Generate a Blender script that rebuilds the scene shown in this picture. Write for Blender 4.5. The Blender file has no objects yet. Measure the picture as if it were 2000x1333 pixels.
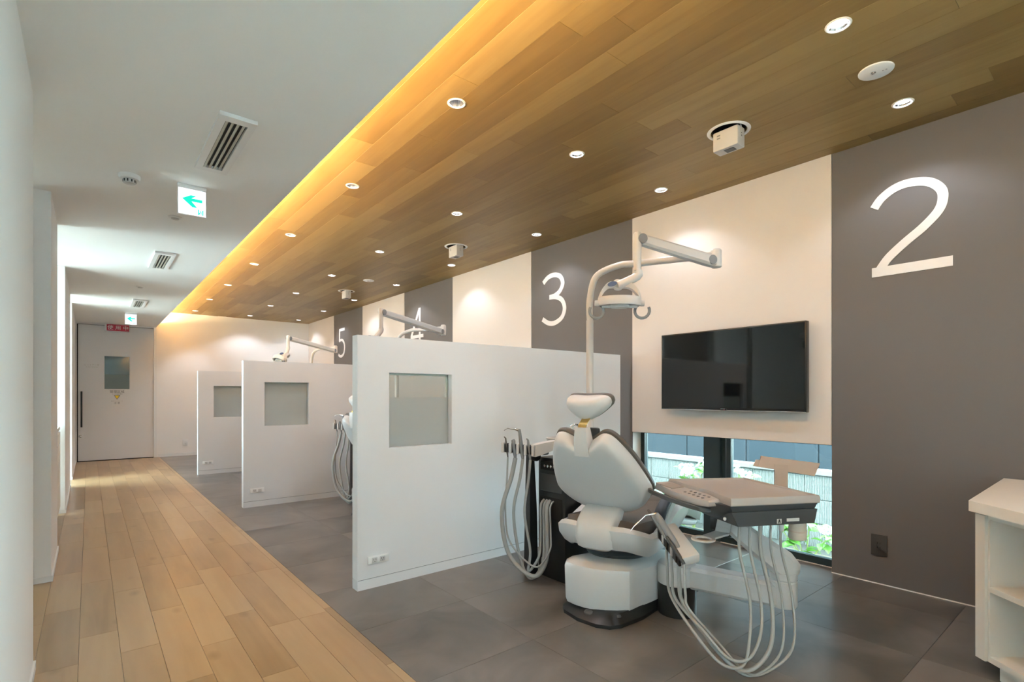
import bpy, bmesh, math, random
from mathutils import Vector, Matrix
random.seed(7)
scene = bpy.context.scene
col = scene.collection
R = math.radians

# ------------------------------------------------------------------ camera, world, sun, exposure
cd = bpy.data.cameras.new('camera'); cam = bpy.data.objects.new('camera', cd); col.objects.link(cam)
cam.location = (0, 0, 1.15)
cam.rotation_euler = (R(90), 0, R(-39.26))
cd.sensor_width = 36.0; cd.lens = 1011.2 / 2000 * 36; cd.shift_y = (772.6 - 666.5) / 2000
cd.clip_start = 0.05; cd.clip_end = 200
scene.camera = cam

world = bpy.data.worlds.new('sky'); scene.world = world; world.use_nodes = True
bg = world.node_tree.nodes['Background']
bg.inputs['Color'].default_value = (0.70, 0.87, 1.0, 1); bg.inputs['Strength'].default_value = 15.0
sd = bpy.data.lights.new('sun', 'SUN'); sun = bpy.data.objects.new('sun', sd); col.objects.link(sun)
sd.energy = 9; sd.angle = R(1.5); sd.color = (1, .97, .92); sun.rotation_euler = (R(12), R(-20), 0)

vs = scene.view_settings
vs.view_transform = 'Standard'; vs.look = 'None'; vs.gamma = 1; vs.use_curve_mapping = False
vs.exposure = 1.05

SPOT_W = 12; SPOT_COL = (0.82, 0.88, 1.0)
COVE = 140; COVE_COL = (1.0, 0.72, 0.38)

# ------------------------------------------------------------------ materials
M = {}
def nodes(name):
    m = bpy.data.materials.new(name); m.use_nodes = True
    nt = m.node_tree; b = nt.nodes['Principled BSDF']; M[name] = m
    return m, nt, b
def mat(name, c, rough=.5, metal=0, spec=.5, noise=0, nscale=8, bump=0, bscale=200, coat=0, emit=None, es=0):
    m, nt, b = nodes(name)
    b.inputs['Base Color'].default_value = (*c, 1); b.inputs['Roughness'].default_value = rough
    b.inputs['Metallic'].default_value = metal; b.inputs['Specular IOR Level'].default_value = spec
    b.inputs['Coat Weight'].default_value = coat
    g = nt.nodes.new('ShaderNodeNewGeometry')
    if noise:
        n = nt.nodes.new('ShaderNodeTexNoise'); n.inputs['Scale'].default_value = nscale; n.inputs['Detail'].default_value = 4
        nt.links.new(g.outputs['Position'], n.inputs['Vector'])
        r = nt.nodes.new('ShaderNodeMix'); r.data_type = 'RGBA'
        r.inputs[6].default_value = tuple(x * (1 - noise) for x in c) + (1,)
        r.inputs[7].default_value = tuple(min(1, x * (1 + noise)) for x in c) + (1,)
        nt.links.new(n.outputs['Fac'], r.inputs[0]); nt.links.new(r.outputs[2], b.inputs['Base Color'])
    if bump:
        n = nt.nodes.new('ShaderNodeTexNoise'); n.inputs['Scale'].default_value = bscale
        nt.links.new(g.outputs['Position'], n.inputs['Vector'])
        bn = nt.nodes.new('ShaderNodeBump'); bn.inputs['Strength'].default_value = bump; bn.inputs['Distance'].default_value = .002
        nt.links.new(n.outputs['Fac'], bn.inputs['Height']); nt.links.new(bn.outputs['Normal'], b.inputs['Normal'])
    if emit:
        b.inputs['Emission Color'].default_value = (*emit, 1); b.inputs['Emission Strength'].default_value = es
    return m
def wood(name, cols, rough, gscale, vary=.35, spec=.5, knots=0):
    m, nt, b = nodes(name); N = nt.nodes.new; L = nt.links.new
    oi = N('ShaderNodeObjectInfo'); g = N('ShaderNodeNewGeometry')
    off = N('ShaderNodeVectorMath'); off.operation = 'SCALE'; off.inputs[0].default_value = (13.1, 7.7, 3.3)
    L(oi.outputs['Random'], off.inputs['Scale'])
    add = N('ShaderNodeVectorMath'); L(g.outputs['Position'], add.inputs[0]); L(off.outputs[0], add.inputs[1])
    mp = N('ShaderNodeMapping'); mp.inputs['Scale'].default_value = (gscale, gscale * .07, gscale); L(add.outputs[0], mp.inputs['Vector'])
    n1 = N('ShaderNodeTexNoise'); n1.inputs['Scale'].default_value = 1; n1.inputs['Detail'].default_value = 6; n1.inputs['Distortion'].default_value = .6
    L(mp.outputs[0], n1.inputs['Vector'])
    n2 = N('ShaderNodeTexNoise'); n2.inputs['Scale'].default_value = 3.0; n2.inputs['Detail'].default_value = 3
    mp2 = N('ShaderNodeMapping'); mp2.inputs['Scale'].default_value = (1.6, .5, 1); L(add.outputs[0], mp2.inputs['Vector']); L(mp2.outputs[0], n2.inputs['Vector'])
    ma = N('ShaderNodeMath'); ma.operation = 'MULTIPLY_ADD'; ma.inputs[1].default_value = vary; L(oi.outputs['Random'], ma.inputs[0])
    mb = N('ShaderNodeMath'); mb.operation = 'MULTIPLY_ADD'; mb.inputs[1].default_value = .5; L(n1.outputs['Fac'], mb.inputs[0]); 
    mc = N('ShaderNodeMath'); mc.operation = 'MULTIPLY'; mc.inputs[1].default_value = .35; L(n2.outputs['Fac'], mc.inputs[0])
    L(mc.outputs[0], mb.inputs[2]); L(mb.outputs[0], ma.inputs[2])
    cr = N('ShaderNodeValToRGB'); e = cr.color_ramp.elements
    e[0].position = .25; e[0].color = (*cols[0], 1); e[1].position = .95; e[1].color = (*cols[2], 1)
    k = e.new(.6); k.color = (*cols[1], 1)
    L(ma.outputs[0], cr.inputs['Fac'])
    out = cr.outputs['Color']
    if knots:
        vo = N('ShaderNodeTexVoronoi'); vo.inputs['Scale'].default_value = 1
        mp3 = N('ShaderNodeMapping'); mp3.inputs['Scale'].default_value = (5, 2.6, 1); L(add.outputs[0], mp3.inputs['Vector']); L(mp3.outputs[0], vo.inputs['Vector'])
        kr = N('ShaderNodeValToRGB'); ke = kr.color_ramp.elements; ke[0].position = .02; ke[0].color = (.45, .40, .36, 1); ke[1].position = .16; ke[1].color = (1, 1, 1, 1)
        L(vo.outputs['Distance'], kr.inputs['Fac'])
        mx = N('ShaderNodeMix'); mx.data_type = 'RGBA'; mx.blend_type = 'MULTIPLY'; mx.inputs[0].default_value = knots
        L(out, mx.inputs[6]); L(kr.outputs['Color'], mx.inputs[7]); out = mx.outputs[2]
    L(out, b.inputs['Base Color']); b.inputs['Roughness'].default_value = rough; b.inputs['Specular IOR Level'].default_value = spec
    bn = N('ShaderNodeBump'); bn.inputs['Strength'].default_value = .12; bn.inputs['Distance'].default_value = .001
    L(n1.outputs['Fac'], bn.inputs['Height']); L(bn.outputs['Normal'], b.inputs['Normal'])
    return m
wood('ceiling_oak', ((.165, .095, .026), (.25, .152, .046), (.34, .225, .080)), .45, 22, .55)
wood('floor_oak', ((.26, .157, .070), (.41, .262, .130), (.50, .345, .188)), .285, 14, .36, .6, .5)
def stone():
    m, nt, b = nodes('stone_tile'); N = nt.nodes.new; L = nt.links.new
    oi = N('ShaderNodeObjectInfo'); g = N('ShaderNodeNewGeometry')
    off = N('ShaderNodeVectorMath'); off.operation = 'SCALE'; off.inputs[0].default_value = (17, 11, 5); L(oi.outputs['Random'], off.inputs['Scale'])
    add = N('ShaderNodeVectorMath'); L(g.outputs['Position'], add.inputs[0]); L(off.outputs[0], add.inputs[1])
    n = N('ShaderNodeTexNoise'); n.inputs['Scale'].default_value = 2.2; n.inputs['Detail'].default_value = 5; n.inputs['Distortion'].default_value = .8; L(add.outputs[0], n.inputs['Vector'])
    ma = N('ShaderNodeMath'); ma.operation = 'MULTIPLY_ADD'; ma.inputs[1].default_value = .25; L(oi.outputs['Random'], ma.inputs[0]); L(n.outputs['Fac'], ma.inputs[2])
    cr = N('ShaderNodeValToRGB'); e = cr.color_ramp.elements
    e[0].position = .38; e[0].color = (.088, .080, .070, 1); e[1].position = .85; e[1].color = (.215, .188, .170, 1)
    L(ma.outputs[0], cr.inputs['Fac']); L(cr.outputs['Color'], b.inputs['Base Color'])
    b.inputs['Roughness'].default_value = .285; b.inputs['Specular IOR Level'].default_value = .5
stone()
mat('wall_white', (.85, .835, .815), .75, bump=.08, bscale=350, noise=.015, nscale=3)
mat('wall_cream', (.70, .635, .585), .75, bump=.08, bscale=350, noise=.015, nscale=3)
mat('wall_grey', (.135, .126, .122), .7, bump=.05, bscale=300, noise=.03, nscale=2)
mat('ceiling_white', (.86, .865, .85), .8, bump=.05, noise=.01, nscale=2)
mat('partition_white', (.74, .75, .765), .42, noise=.01, nscale=3)
mat('trim_white', (.80, .80, .79), .4, noise=.01)
mat('door_white', (.74, .73, .725), .45, noise=.012, nscale=2)
mat('laminate', (.74, .69, .62), .4, noise=.01, nscale=2)
mat('plastic_white', (.56, .55, .54), .32, noise=.01)
mat('plastic_cream', (.78, .70, .60), .35, noise=.02)
mat('plastic_grey', (.22, .23, .24), .4, noise=.03)
mat('hose_grey', (.33, .335, .325), .4, noise=.05, nscale=20)
mat('plastic_dark', (.055, .060, .064), .38, noise=.05)
mat('plastic_black', (.014, .015, .016), .35, noise=.05)
mat('black_gap', (.006, .006, .006), .8, noise=.05)
mat('upholstery', (.105, .090, .078), .42, bump=.15, bscale=260, noise=.05, nscale=12)
mat('pad_dark', (.045, .052, .062), .4, noise=.05)
mat('tray_top', (.40, .37, .35), .34, noise=.02)
mat('brass', (.72, .49, .18), .22, metal=1, noise=.04)
mat('steel', (.62, .63, .64), .25, metal=1, noise=.04)
mat('chrome', (.85, .86, .88), .12, metal=1, noise=.03)
mat('reflector_steel', (.30, .30, .31), .3, metal=1, noise=.04)
mat('frame_dark', (.018, .030, .032), .35, noise=.05)
mat('screen', (.004, .005, .006), .05, spec=.6, noise=.05)
mat('bezel', (.012, .012, .013), .3, noise=.05)
mat('dark_plate', (.050, .046, .043), .45, noise=.04)
mat('num_white', (.80, .77, .755), .6, noise=.01)
mat('led', (1, 1, 1), .5, emit=(.95, .95, 1), es=18)
mat('led_strip', (1, .8, .5), .5, emit=COVE_COL, es=COVE)
mat('sign_white', (.9, .9, .92), .4, emit=(.92, .93, 1.0), es=.72)
mat('sign_green', (0, .6, .45), .4, emit=(.0, .60, .38), es=.6)
mat('sign_red', (.50, .012, .045), .4, noise=.03)
mat('yellow', (.80, .58, .01), .5, noise=.02)
mat('ink', (.16, .16, .16), .6, noise=.05)
mat('badge', (.03, .035, .10), .3, noise=.05)
mat('vent_slat', (.52, .51, .44), .5, noise=.02)
mat('cardboard', (.46, .36, .295), .7, noise=.04, nscale=20)
mat('jar', (.50, .44, .37), .2, noise=.1, nscale=30)
mat('concrete', (.19, .20, .20), .9, bump=.4, bscale=90, noise=.1, nscale=40)
mat('bounce_paving', (.50, .50, .48), .9, noise=.05, nscale=3)  # pale tone chosen to bounce daylight up to the ceiling
mat('soil', (.20, .17, .12), .95, bump=.6, bscale=60, noise=.3, nscale=15)
mat('leaf', (.10, .25, .035), .5, noise=.35, nscale=14)
mat('stem', (.18, .22, .06), .6, noise=.2)
mat('petal', (.72, .74, .66), .6, noise=.04)
mat('siding', (.012, .023, .034), .55, noise=.08, nscale=1.5)
mat('display', (.30, .27, .24), .3, noise=.05)
def ribbed():
    m, nt, b = nodes('split_block'); N = nt.nodes.new; L = nt.links.new
    g = N('ShaderNodeNewGeometry'); w = N('ShaderNodeTexWave'); w.wave_type = 'BANDS'; w.bands_direction = 'Y'
    w.inputs['Scale'].default_value = 22; w.inputs['Distortion'].default_value = 3.5; w.inputs['Detail'].default_value = 4; w.inputs['Detail Scale'].default_value = 2.5
    mp = N('ShaderNodeMapping'); mp.inputs['Scale'].default_value = (1, 1, .3); L(g.outputs['Position'], mp.inputs['Vector']); L(mp.outputs[0], w.inputs['Vector'])
    cr = N('ShaderNodeValToRGB'); cr.color_ramp.elements[0].color = (.105, .118, .116, 1); cr.color_ramp.elements[1].color = (.20, .222, .22, 1)
    L(w.outputs['Fac'], cr.inputs['Fac']); L(cr.outputs['Color'], b.inputs['Base Color']); b.inputs['Roughness'].default_value = .9
    bn = N('ShaderNodeBump'); bn.inputs['Strength'].default_value = .7; bn.inputs['Distance'].default_value = .01
    L(w.outputs['Fac'], bn.inputs['Height']); L(bn.outputs['Normal'], b.inputs['Normal'])
ribbed()
def glass(name, tint, gloss):
    m, nt, b = nodes(name); N = nt.nodes.new; L = nt.links.new
    nt.nodes.remove(b); t = N('ShaderNodeBsdfTransparent'); t.inputs[0].default_value = (*tint, 1)
    gl = N('ShaderNodeBsdfGlossy'); gl.inputs['Roughness'].default_value = .02
    fr = N('ShaderNodeFresnel'); fr.inputs['IOR'].default_value = gloss
    mx = N('ShaderNodeMixShader'); L(fr.outputs[0], mx.inputs[0]); L(t.outputs[0], mx.inputs[1]); L(gl.outputs[0], mx.inputs[2])
    L(mx.outputs[0], nt.nodes['Material Output'].inputs['Surface'])
glass('window_glass', (.84, .93, .91), 1.45)
glass('clear_glass', (.93, .97, .95), 1.35)
def frosted():
    m, nt, b = nodes('frosted_film'); N = nt.nodes.new; L = nt.links.new
    nt.nodes.remove(b); t = N('ShaderNodeBsdfTranslucent'); t.inputs[0].default_value = (.72, .76, .75, 1)
    d = N('ShaderNodeBsdfDiffuse'); d.inputs[0].default_value = (.50, .53, .525, 1)
    mx = N('ShaderNodeMixShader'); mx.inputs[0].default_value = .5; L(t.outputs[0], mx.inputs[1]); L(d.outputs[0], mx.inputs[2])
    L(mx.outputs[0], nt.nodes['Material Output'].inputs['Surface'])
frosted()
mat('door_glass', (.05, .10, .11), .04, spec=1.0, noise=.05)
mat('door_glass_frost', (.14, .18, .17), .35, noise=.05)

# ------------------------------------------------------------------ mesh helpers
class MB:
    def __init__(s): s.bm = bmesh.new()
    def face(s, vs):
        try: return s.bm.faces.new(vs)
        except ValueError: return None
    def hexa(s, c):
        v = [s.bm.verts.new(p) for p in c]
        for f in ((0, 3, 2, 1), (4, 5, 6, 7), (0, 1, 5, 4), (1, 2, 6, 5), (2, 3, 7, 6), (3, 0, 4, 7)): s.face([v[i] for i in f])
        return s
    def box(s, x0, x1, y0, y1, z0, z1):
        return s.hexa([(x0, y0, z0), (x1, y0, z0), (x1, y1, z0), (x0, y1, z0), (x0, y0, z1), (x1, y0, z1), (x1, y1, z1), (x0, y1, z1)])
    def rbox(s, c, size, r=.01, seg=2, mtx=None):
        t = bmesh.new(); bmesh.ops.create_cube(t, size=1)
        for v in t.verts: v.co = Vector((v.co.x * size[0], v.co.y * size[1], v.co.z * size[2]))
        bmesh.ops.bevel(t, geom=t.edges[:], offset=min(r, min(size) * .49), segments=seg, affect='EDGES', profile=.5)
        m = Matrix.Translation(Vector(c)) @ (mtx.to_4x4() if mtx else Matrix.Identity(4))
        bmesh.ops.transform(t, matrix=m, verts=t.verts); s.merge(t); return s
    def merge(s, t):
        mp = {v: s.bm.verts.new(v.co) for v in t.verts}
        for f in t.faces: s.face([mp[v] for v in f.verts])
        t.free()
    def loft(s, rings, cap0=True, cap1=True, closed=True):
        rv = [[s.bm.verts.new(p) for p in r] for r in rings]
        n = len(rv[0])
        for a, b in zip(rv, rv[1:]):
            for i in range(n if closed else n - 1):
                j = (i + 1) % n; s.face([a[i], a[j], b[j], b[i]])
        if cap0: s.face(rv[0][::-1])
        if cap1: s.face(rv[-1])
        return s
    def tube(s, pts, r, n=10, caps=True):
        pts = [Vector(p) for p in pts]; k = len(pts)
        rr = r if isinstance(r, (list, tuple)) else [r] * k
        t0 = (pts[1] - pts[0]).normalized()
        u = t0.cross(Vector((0, 0, 1)));
        if u.length < .05: u = t0.cross(Vector((0, 1, 0)))
        u.normalize(); rings = []
        for i in range(k):
            t = (pts[min(i + 1, k - 1)] - pts[max(i - 1, 0)]).normalized()
            u = (u - t * u.dot(t)).normalized(); w = t.cross(u)
            rings.append([pts[i] + (u * math.cos(a) + w * math.sin(a)) * rr[i] for a in [2 * math.pi * j / n for j in range(n)]])
        return s.loft(rings, caps, caps)
    def lathe(s, c, prof, n=24, axis='Z', mtx=None, caps=True):
        rings = []
        for r, h in prof:
            ring = []
            for j in range(n):
                a = 2 * math.pi * j / n; p = Vector((r * math.cos(a), r * math.sin(a), h))
                if axis == 'X': p = Vector((p.z, p.x, p.y))
                if axis == 'Y': p = Vector((p.y, p.z, p.x))
                if mtx: p = mtx @ p
                ring.append(p + Vector(c))
            rings.append(ring)
        return s.loft(rings, caps, caps)
    def prism(s, poly, z0, z1, inset=0):
        c = Vector((sum(p[0] for p in poly) / len(poly), sum(p[1] for p in poly) / len(poly)))
        a = [(p[0], p[1], z0) for p in poly]
        b = []
        for p in poly:
            d = Vector((p[0], p[1])) - c; q = c + d * (1 - inset); b.append((q.x, q.y, z1))
        return s.loft([a, b])
    def build(s, name, m, parent=None, org=(0, 0, 0), smooth=True, xf=None, ang=38):
        bmesh.ops.recalc_face_normals(s.bm, faces=s.bm.faces[:])
        o = Vector(org)
        for v in s.bm.verts: v.co = (xf @ v.co) if xf else v.co - o
        me = bpy.data.meshes.new(name); s.bm.to_mesh(me); s.bm.free()
        me.materials.append(M[m])
        if smooth:
            me.polygons.foreach_set('use_smooth', [True] * len(me.polygons)); me.set_sharp_from_angle(angle=R(ang))
        ob = bpy.data.objects.new(name, me); col.objects.link(ob)
        if parent: ob.parent = parent
        elif any(org): ob.location = o
        return ob
def tag(o, label=None, cat=None, group=None, kind=None):
    if label: o['label'] = label
    if cat: o['category'] = cat
    if group: o['group'] = group
    if kind: o['kind'] = kind
    return o
def empty(name, loc, label, cat, group=None, rz=0):
    o = bpy.data.objects.new(name, None); col.objects.link(o); o.location = loc; o.rotation_euler.z = rz; o.empty_display_size = .1
    return tag(o, label, cat, group)
def copy_tree(o, parent=None):
    c = o.copy(); col.objects.link(c)
    if parent: c.parent = parent
    for ch in list(o.children): copy_tree(ch, c)
    return c
def catmull(pts, n=8, closed=False):
    P = [Vector(p) for p in pts]; out = []; k = len(P)
    for i in range(k if closed else k - 1):
        if closed: a, b, c, d = P[(i - 1) % k], P[i], P[(i + 1) % k], P[(i + 2) % k]
        else: a, b, c, d = P[max(i - 1, 0)], P[i], P[i + 1], P[min(i + 2, k - 1)]
        for j in range(n):
            t = j / n
            out.append(.5 * ((2 * b) + (c - a) * t + (2 * a - 5 * b + 4 * c - d) * t * t + (3 * b - a - 3 * c + d) * t ** 3))
    if not closed: out.append(P[-1])
    return out
def axes(z, x):           # rotation matrix whose local z follows z and local x is near x
    z = Vector(z).normalized(); x = Vector(x); x = (x - z * x.dot(z)).normalized(); y = z.cross(x)
    return Matrix((x, y, z)).transposed()

# ------------------------------------------------------------------ dimensions (metres)
XR, ZC, ZK, XE, XF, YB = 3.728, 2.712, 2.41, .967, 1.018, 11.602
XL, YN = -.18, -3.0
PART = (2.917, 5.806, 8.640)
WHITE = ((1.285, 2.871), (4.22, 5.79), (7.14, 8.695), (10.066, 11.50))
GREY = ((-.25, 1.285), (2.871, 4.22), (5.79, 7.14), (8.695, 10.066))
WT = .832                                        # window head height

# ------------------------------------------------------------------ floors
bm_cache = {}
def plank_mesh(key, w, l, t, m, ch=.0004):
    k = (key, round(w, 3), round(l, 3))
    if k not in bm_cache:
        mb = MB(); a, b = w / 2 - .0006, l / 2 - .0006
        sgn = 1 if key != 'ceiling' else -1
        r0 = [(-a, -b, 0), (a, -b, 0), (a, b, 0), (-a, b, 0)]
        r1 = [(x, y, sgn * (t - ch)) for x, y, _ in r0]
        r2 = [(x - math.copysign(ch, x), y - math.copysign(ch, y), sgn * t) for x, y, _ in r0]
        mb.loft([r0, r1, r2]); bmesh.ops.recalc_face_normals(mb.bm, faces=mb.bm.faces[:])
        me = bpy.data.meshes.new('plank'); mb.bm.to_mesh(me); mb.bm.free(); me.materials.append(M[m]); bm_cache[k] = me
    return bm_cache[k]
def lay(parent, key, name, x0, x1, w, lens, y0, y1, z, t, m):
    out = []; x = x0; i = 0
    while x < x1 - .01:
        ww = min(w, x1 - x); y = y0 - random.choice((0, .25, .5, .75)) * lens[0]
        while y < y1:
            l = random.choice(lens); a, b = max(y, y0), min(y + l, y1); y += l
            if b - a < .05: continue
            o = bpy.data.objects.new(name, plank_mesh(key, ww, b - a, t, m)); col.objects.link(o)
            o.parent = parent; o.location = (x + ww / 2, (a + b) / 2, z); out.append((o, x, x + ww, a, b))
        x += w; i += 1
    return out
fl = tag(MB().box(-2.0, XF, YN, YB + .1, -.12, -.012).build('floor', 'black_gap', smooth=False), 'glossy oak plank floor of the corridor', None, None, 'structure')
lay(fl, 'floor', 'plank', XL - .145, XF - .0005, .145, (.91, .91, .75), YN, YB, -.0119, .0119, 'floor_oak')
MB().box(-2.0, XL - .146, YN, YB, -.0119, 0).build('side_floor', 'floor_oak', fl, smooth=False)
f2 = tag(MB().box(XF + .0005, XR + .2, YN, YB + .1, -.12, -.012).build('floor', 'black_gap', smooth=False), 'brown grey stone tile floor of the treatment bays', None, None, 'structure')
tm = plank_mesh('tile', .6, .6, .0119, 'stone_tile', .0006)
x = XF
while x < XR - .01:
    w = min(.6, XR - x); y = YN + .02
    while y < YB:
        l = min(.6, YB - y)
        o = bpy.data.objects.new('tile', plank_mesh('tile', w, l, .0119, 'stone_tile', .0006)); col.objects.link(o); o.parent = f2
        o.location = (x + w / 2, y + l / 2, -.0119); y += .6
    x += .6

# ------------------------------------------------------------------ ceilings
def struct(mb, name, m, label=None, parent=None):
    o = mb.build(name, m, parent, smooth=False)
    if not parent: tag(o, label, None, None, 'structure')
    return o
struct(MB().box(-2.1, XE, YN, YB + .1, ZK, ZK + .045).box(XE - .01, XE, YN, YB + .1, ZK + .045, ZK + .078), 'ceiling', 'ceiling_white', 'plain white dropped ceiling over the corridor')
cw = struct(MB().box(.62, XR + .2, YN, YB + .1, ZC + .20, ZC + .3).box(.56, .62, YN, YB + .1, ZK + .045, ZC + .3), 'ceiling', 'ceiling_white', 'raised ceiling of oak planks over the treatment bays')
planks = lay(cw, 'ceiling', 'plank', .62, XR, .15, (1.82, 1.82, 1.2), YN, YB, ZC + .014, .014, 'ceiling_oak')
struct(MB().box(-2.1, XR + .35, YN - .2, YB + .3, ZC + .32, ZC + .45), 'roof', 'concrete', 'flat roof slab')

# ------------------------------------------------------------------ walls
wr = MB()
for a, b in GREY: wr.box(XR, XR + .2, a, b, -.01, ZC + .3)
wr.box(XR, XR + .2, 11.5, YB + .1, -.01, ZC + .3).box(XR, XR + .2, YN, -.25, 2.45, ZC + .3).box(XR, XR + .2, YN, -2.9, -.01, 2.45)
for a, b in WHITE: wr.box(XR, XR + .2, a, b, WT, ZC + .3).box(XR + .10, XR + .2, a, b, -.1, .001)
wall_r = struct(wr, 'wall_right', 'wall_cream', 'white treatment bay wall with broad grey bands')
for a, b in GREY:
    struct(MB().box(XR - .004, XR + .002, a, b, .004, ZC - .001), 'grey_panel', 'wall_grey', None, wall_r)
for a, b in WHITE:
    struct(MB().box(XR - .010, XR + .002, a + .002, b - .002, WT - .004, ZC - .001), 'white_panel', 'wall_cream', None, wall_r)
tr = MB()
for a, b in GREY: tr.box(XR - .007, XR - .003, a, b, 0, .006)
struct(tr, 'baseboard_right', 'trim_white', 'thin pale bead along the foot of the grey wall')
struct(MB().box(.975, XR + .2, YB, YB + .1, -.01, ZC + .3).box(XL - 1.9, -.16, YB, YB + .1, -.01, ZK + .01).box(-.16, .975, YB, YB + .1, 2.39, ZC + .3), 'wall_back', 'wall_white', 'white end wall lit from above')
struct(MB().box(1.0, XR - .01, YB - .008, YB, 0, .055), 'baseboard_back', 'trim_white', 'low white baseboard of the end wall')
wf = MB()  # unseen wall, its opening added to let daylight into the corridor
for x0, x1, z0, z1 in ((-2.1, XR + .2, 0, .5), (-2.1, XR + .2, 2.3, ZC + .3), (-2.1, 0, .5, 2.3), (.32, XR + .2, .5, 2.3)):
    wf.box(x0, x1, YN - .1, YN, z0, z1)
struct(wf, 'wall_front', 'wall_white', 'unseen white wall behind the viewer with a narrow opening added for daylight')
w9 = bpy.data.objects.new('window_9', None); col.objects.link(w9); w9.location = (.16, YN - .05, .5); tag(w9, 'unseen narrow window added behind the viewer for daylight', None, None, 'structure')  # unseen pane filling the added daylight opening
MB().box(0, .32, YN - .054, YN - .048, .5, 2.3).build('pane', 'clear_glass', w9, (.16, YN - .05, .5), False)
LW = ((YN, 2.945), (4.278, 5.084), (6.676, 8.464), (9.25, YB))
for a, b in LW:
    w = struct(MB().box(XL - .16, XL, a, b, -.01, ZK + .01), 'wall_left', 'wall_white', 'white wall stub along the corridor')
    bb = MB().box(XL - .168, XL + .008, a - (.008 if a > 0 else 0), b + .008, 0, .035)
    struct(bb, 'baseboard_left', 'trim_white', 'low white baseboard along the corridor wall')
lw = MB().box(-2.1, -1.9, YN, YB, -.01, .1).box(-2.1, -1.9, YN, YB, 2.3, ZK + .01)
for a, b in ((YN, 5.35), (6.3, 6.7), (8.5, 8.8), (11.3, YB)): lw.box(-2.1, -1.9, a, b, .1, 2.3)  # gaps between these are openings added for daylight
struct(lw, 'wall_left', 'wall_white', 'white side room wall with window openings added for daylight')
for k, (a, b) in enumerate(((5.35, 6.3), (6.7, 8.5), (8.8, 11.3))):  # unseen windows added to brighten the corridor through the wall openings
    e = bpy.data.objects.new('window_%d' % (6 + k), None); col.objects.link(e); e.location = (-2.0, (a + b) / 2, .7); tag(e, 'unseen window added to bring daylight through the side room', None, None, 'structure')
    MB().box(-2.01, -2.0, a, b, .1, 2.3).build('pane', 'clear_glass', e, (-2.0, (a + b) / 2, .7), False)
    MB().box(-2.03, -1.97, a, a + .04, .1, 2.3).box(-2.03, -1.97, b - .04, b, .1, 2.3).box(-2.03, -1.97, a, b, .1, .14).build('frame', 'trim_white', e, (-2.0, (a + b) / 2, .7), False)

# partitions
def partition(i, y):
    t = .075; x0, x1 = 1.217, 3.612; wx0, wx1, wz0, wz1 = 1.417, 1.867, .828, 1.288; H = 1.505; g = .057
    lab = ('nearest white partition with a square frosted window, behind the dental chair', 'middle white partition with a square frosted window', 'farthest white partition, nearest the end wall')[i]
    e = empty('partition_wall', (x0, y, 0), lab, 'partition', 'white partitions between the treatment bays')
    org = (x0, y, 0)
    mb = MB().box(x0, wx0, y, y + t, g + .004, H).box(wx1, x1, y, y + t, g + .004, H).box(wx0, wx1, y, y + t, g + .004, wz0).box(wx0, wx1, y, y + t, wz1, H)
    mb.build('panel', 'partition_white', e, org, False)
    MB().box(x0 + .004, x1, y + .004, y + t - .004, g, g + .004).build('groove', 'plastic_grey', e, org, False)
    MB().box(x0, x1, y, y + t, 0, g).build('baseboard', 'partition_white', e, org, False)
    fz = 1.137 if i == 0 else wz1 - .012
    MB().box(wx0, wx1, y + .044, y + .048, fz, wz1).build('clear_pane', 'clear_glass', e, org, False)
    MB().box(wx0, wx1, y + .043, y + .049, wz0, fz).build('frosted_pane', 'frosted_film', e, org, False)
    fr = MB(); d = .012
    for a, b, c, f in ((wx0, wx1, wz0, wz0 + d), (wx0, wx1, wz1 - d, wz1), (wx0, wx0 + d, wz0, wz1), (wx1 - d, wx1, wz0, wz1)): fr.box(a, b, y + .052, y + .07, c, f)
    fr.build('window_frame', 'trim_white', e, org, False)
    # power outlet low on the panel
    o = empty('power_outlet', (1.345, y, .168), ('horizontal white power outlet low on the nearest partition', 'horizontal white power outlet low on the middle partition', 'horizontal white power outlet low on the farthest partition')[i], 'outlet', 'partition outlets')
    MB().rbox((0, -.004, 0), (.134, .008, .046), .002).build('plate', 'trim_white', o)
    for sx in (-.025, .025):
        s_ = MB().rbox((sx, -.009, 0), (.034, .003, .030), .004).build('socket', 'plastic_white', o)
        MB().box(sx - .008, sx - .006, -.0112, -.0098, -.002, .008).box(sx + .006, sx + .008, -.0112, -.0098, -.002, .008).box(sx - .002, sx + .002, -.0112, -.0098, -.011, -.007).build('slot', 'black_gap', s_, smooth=False)
for i, y in enumerate(PART): partition(i, y)

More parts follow.
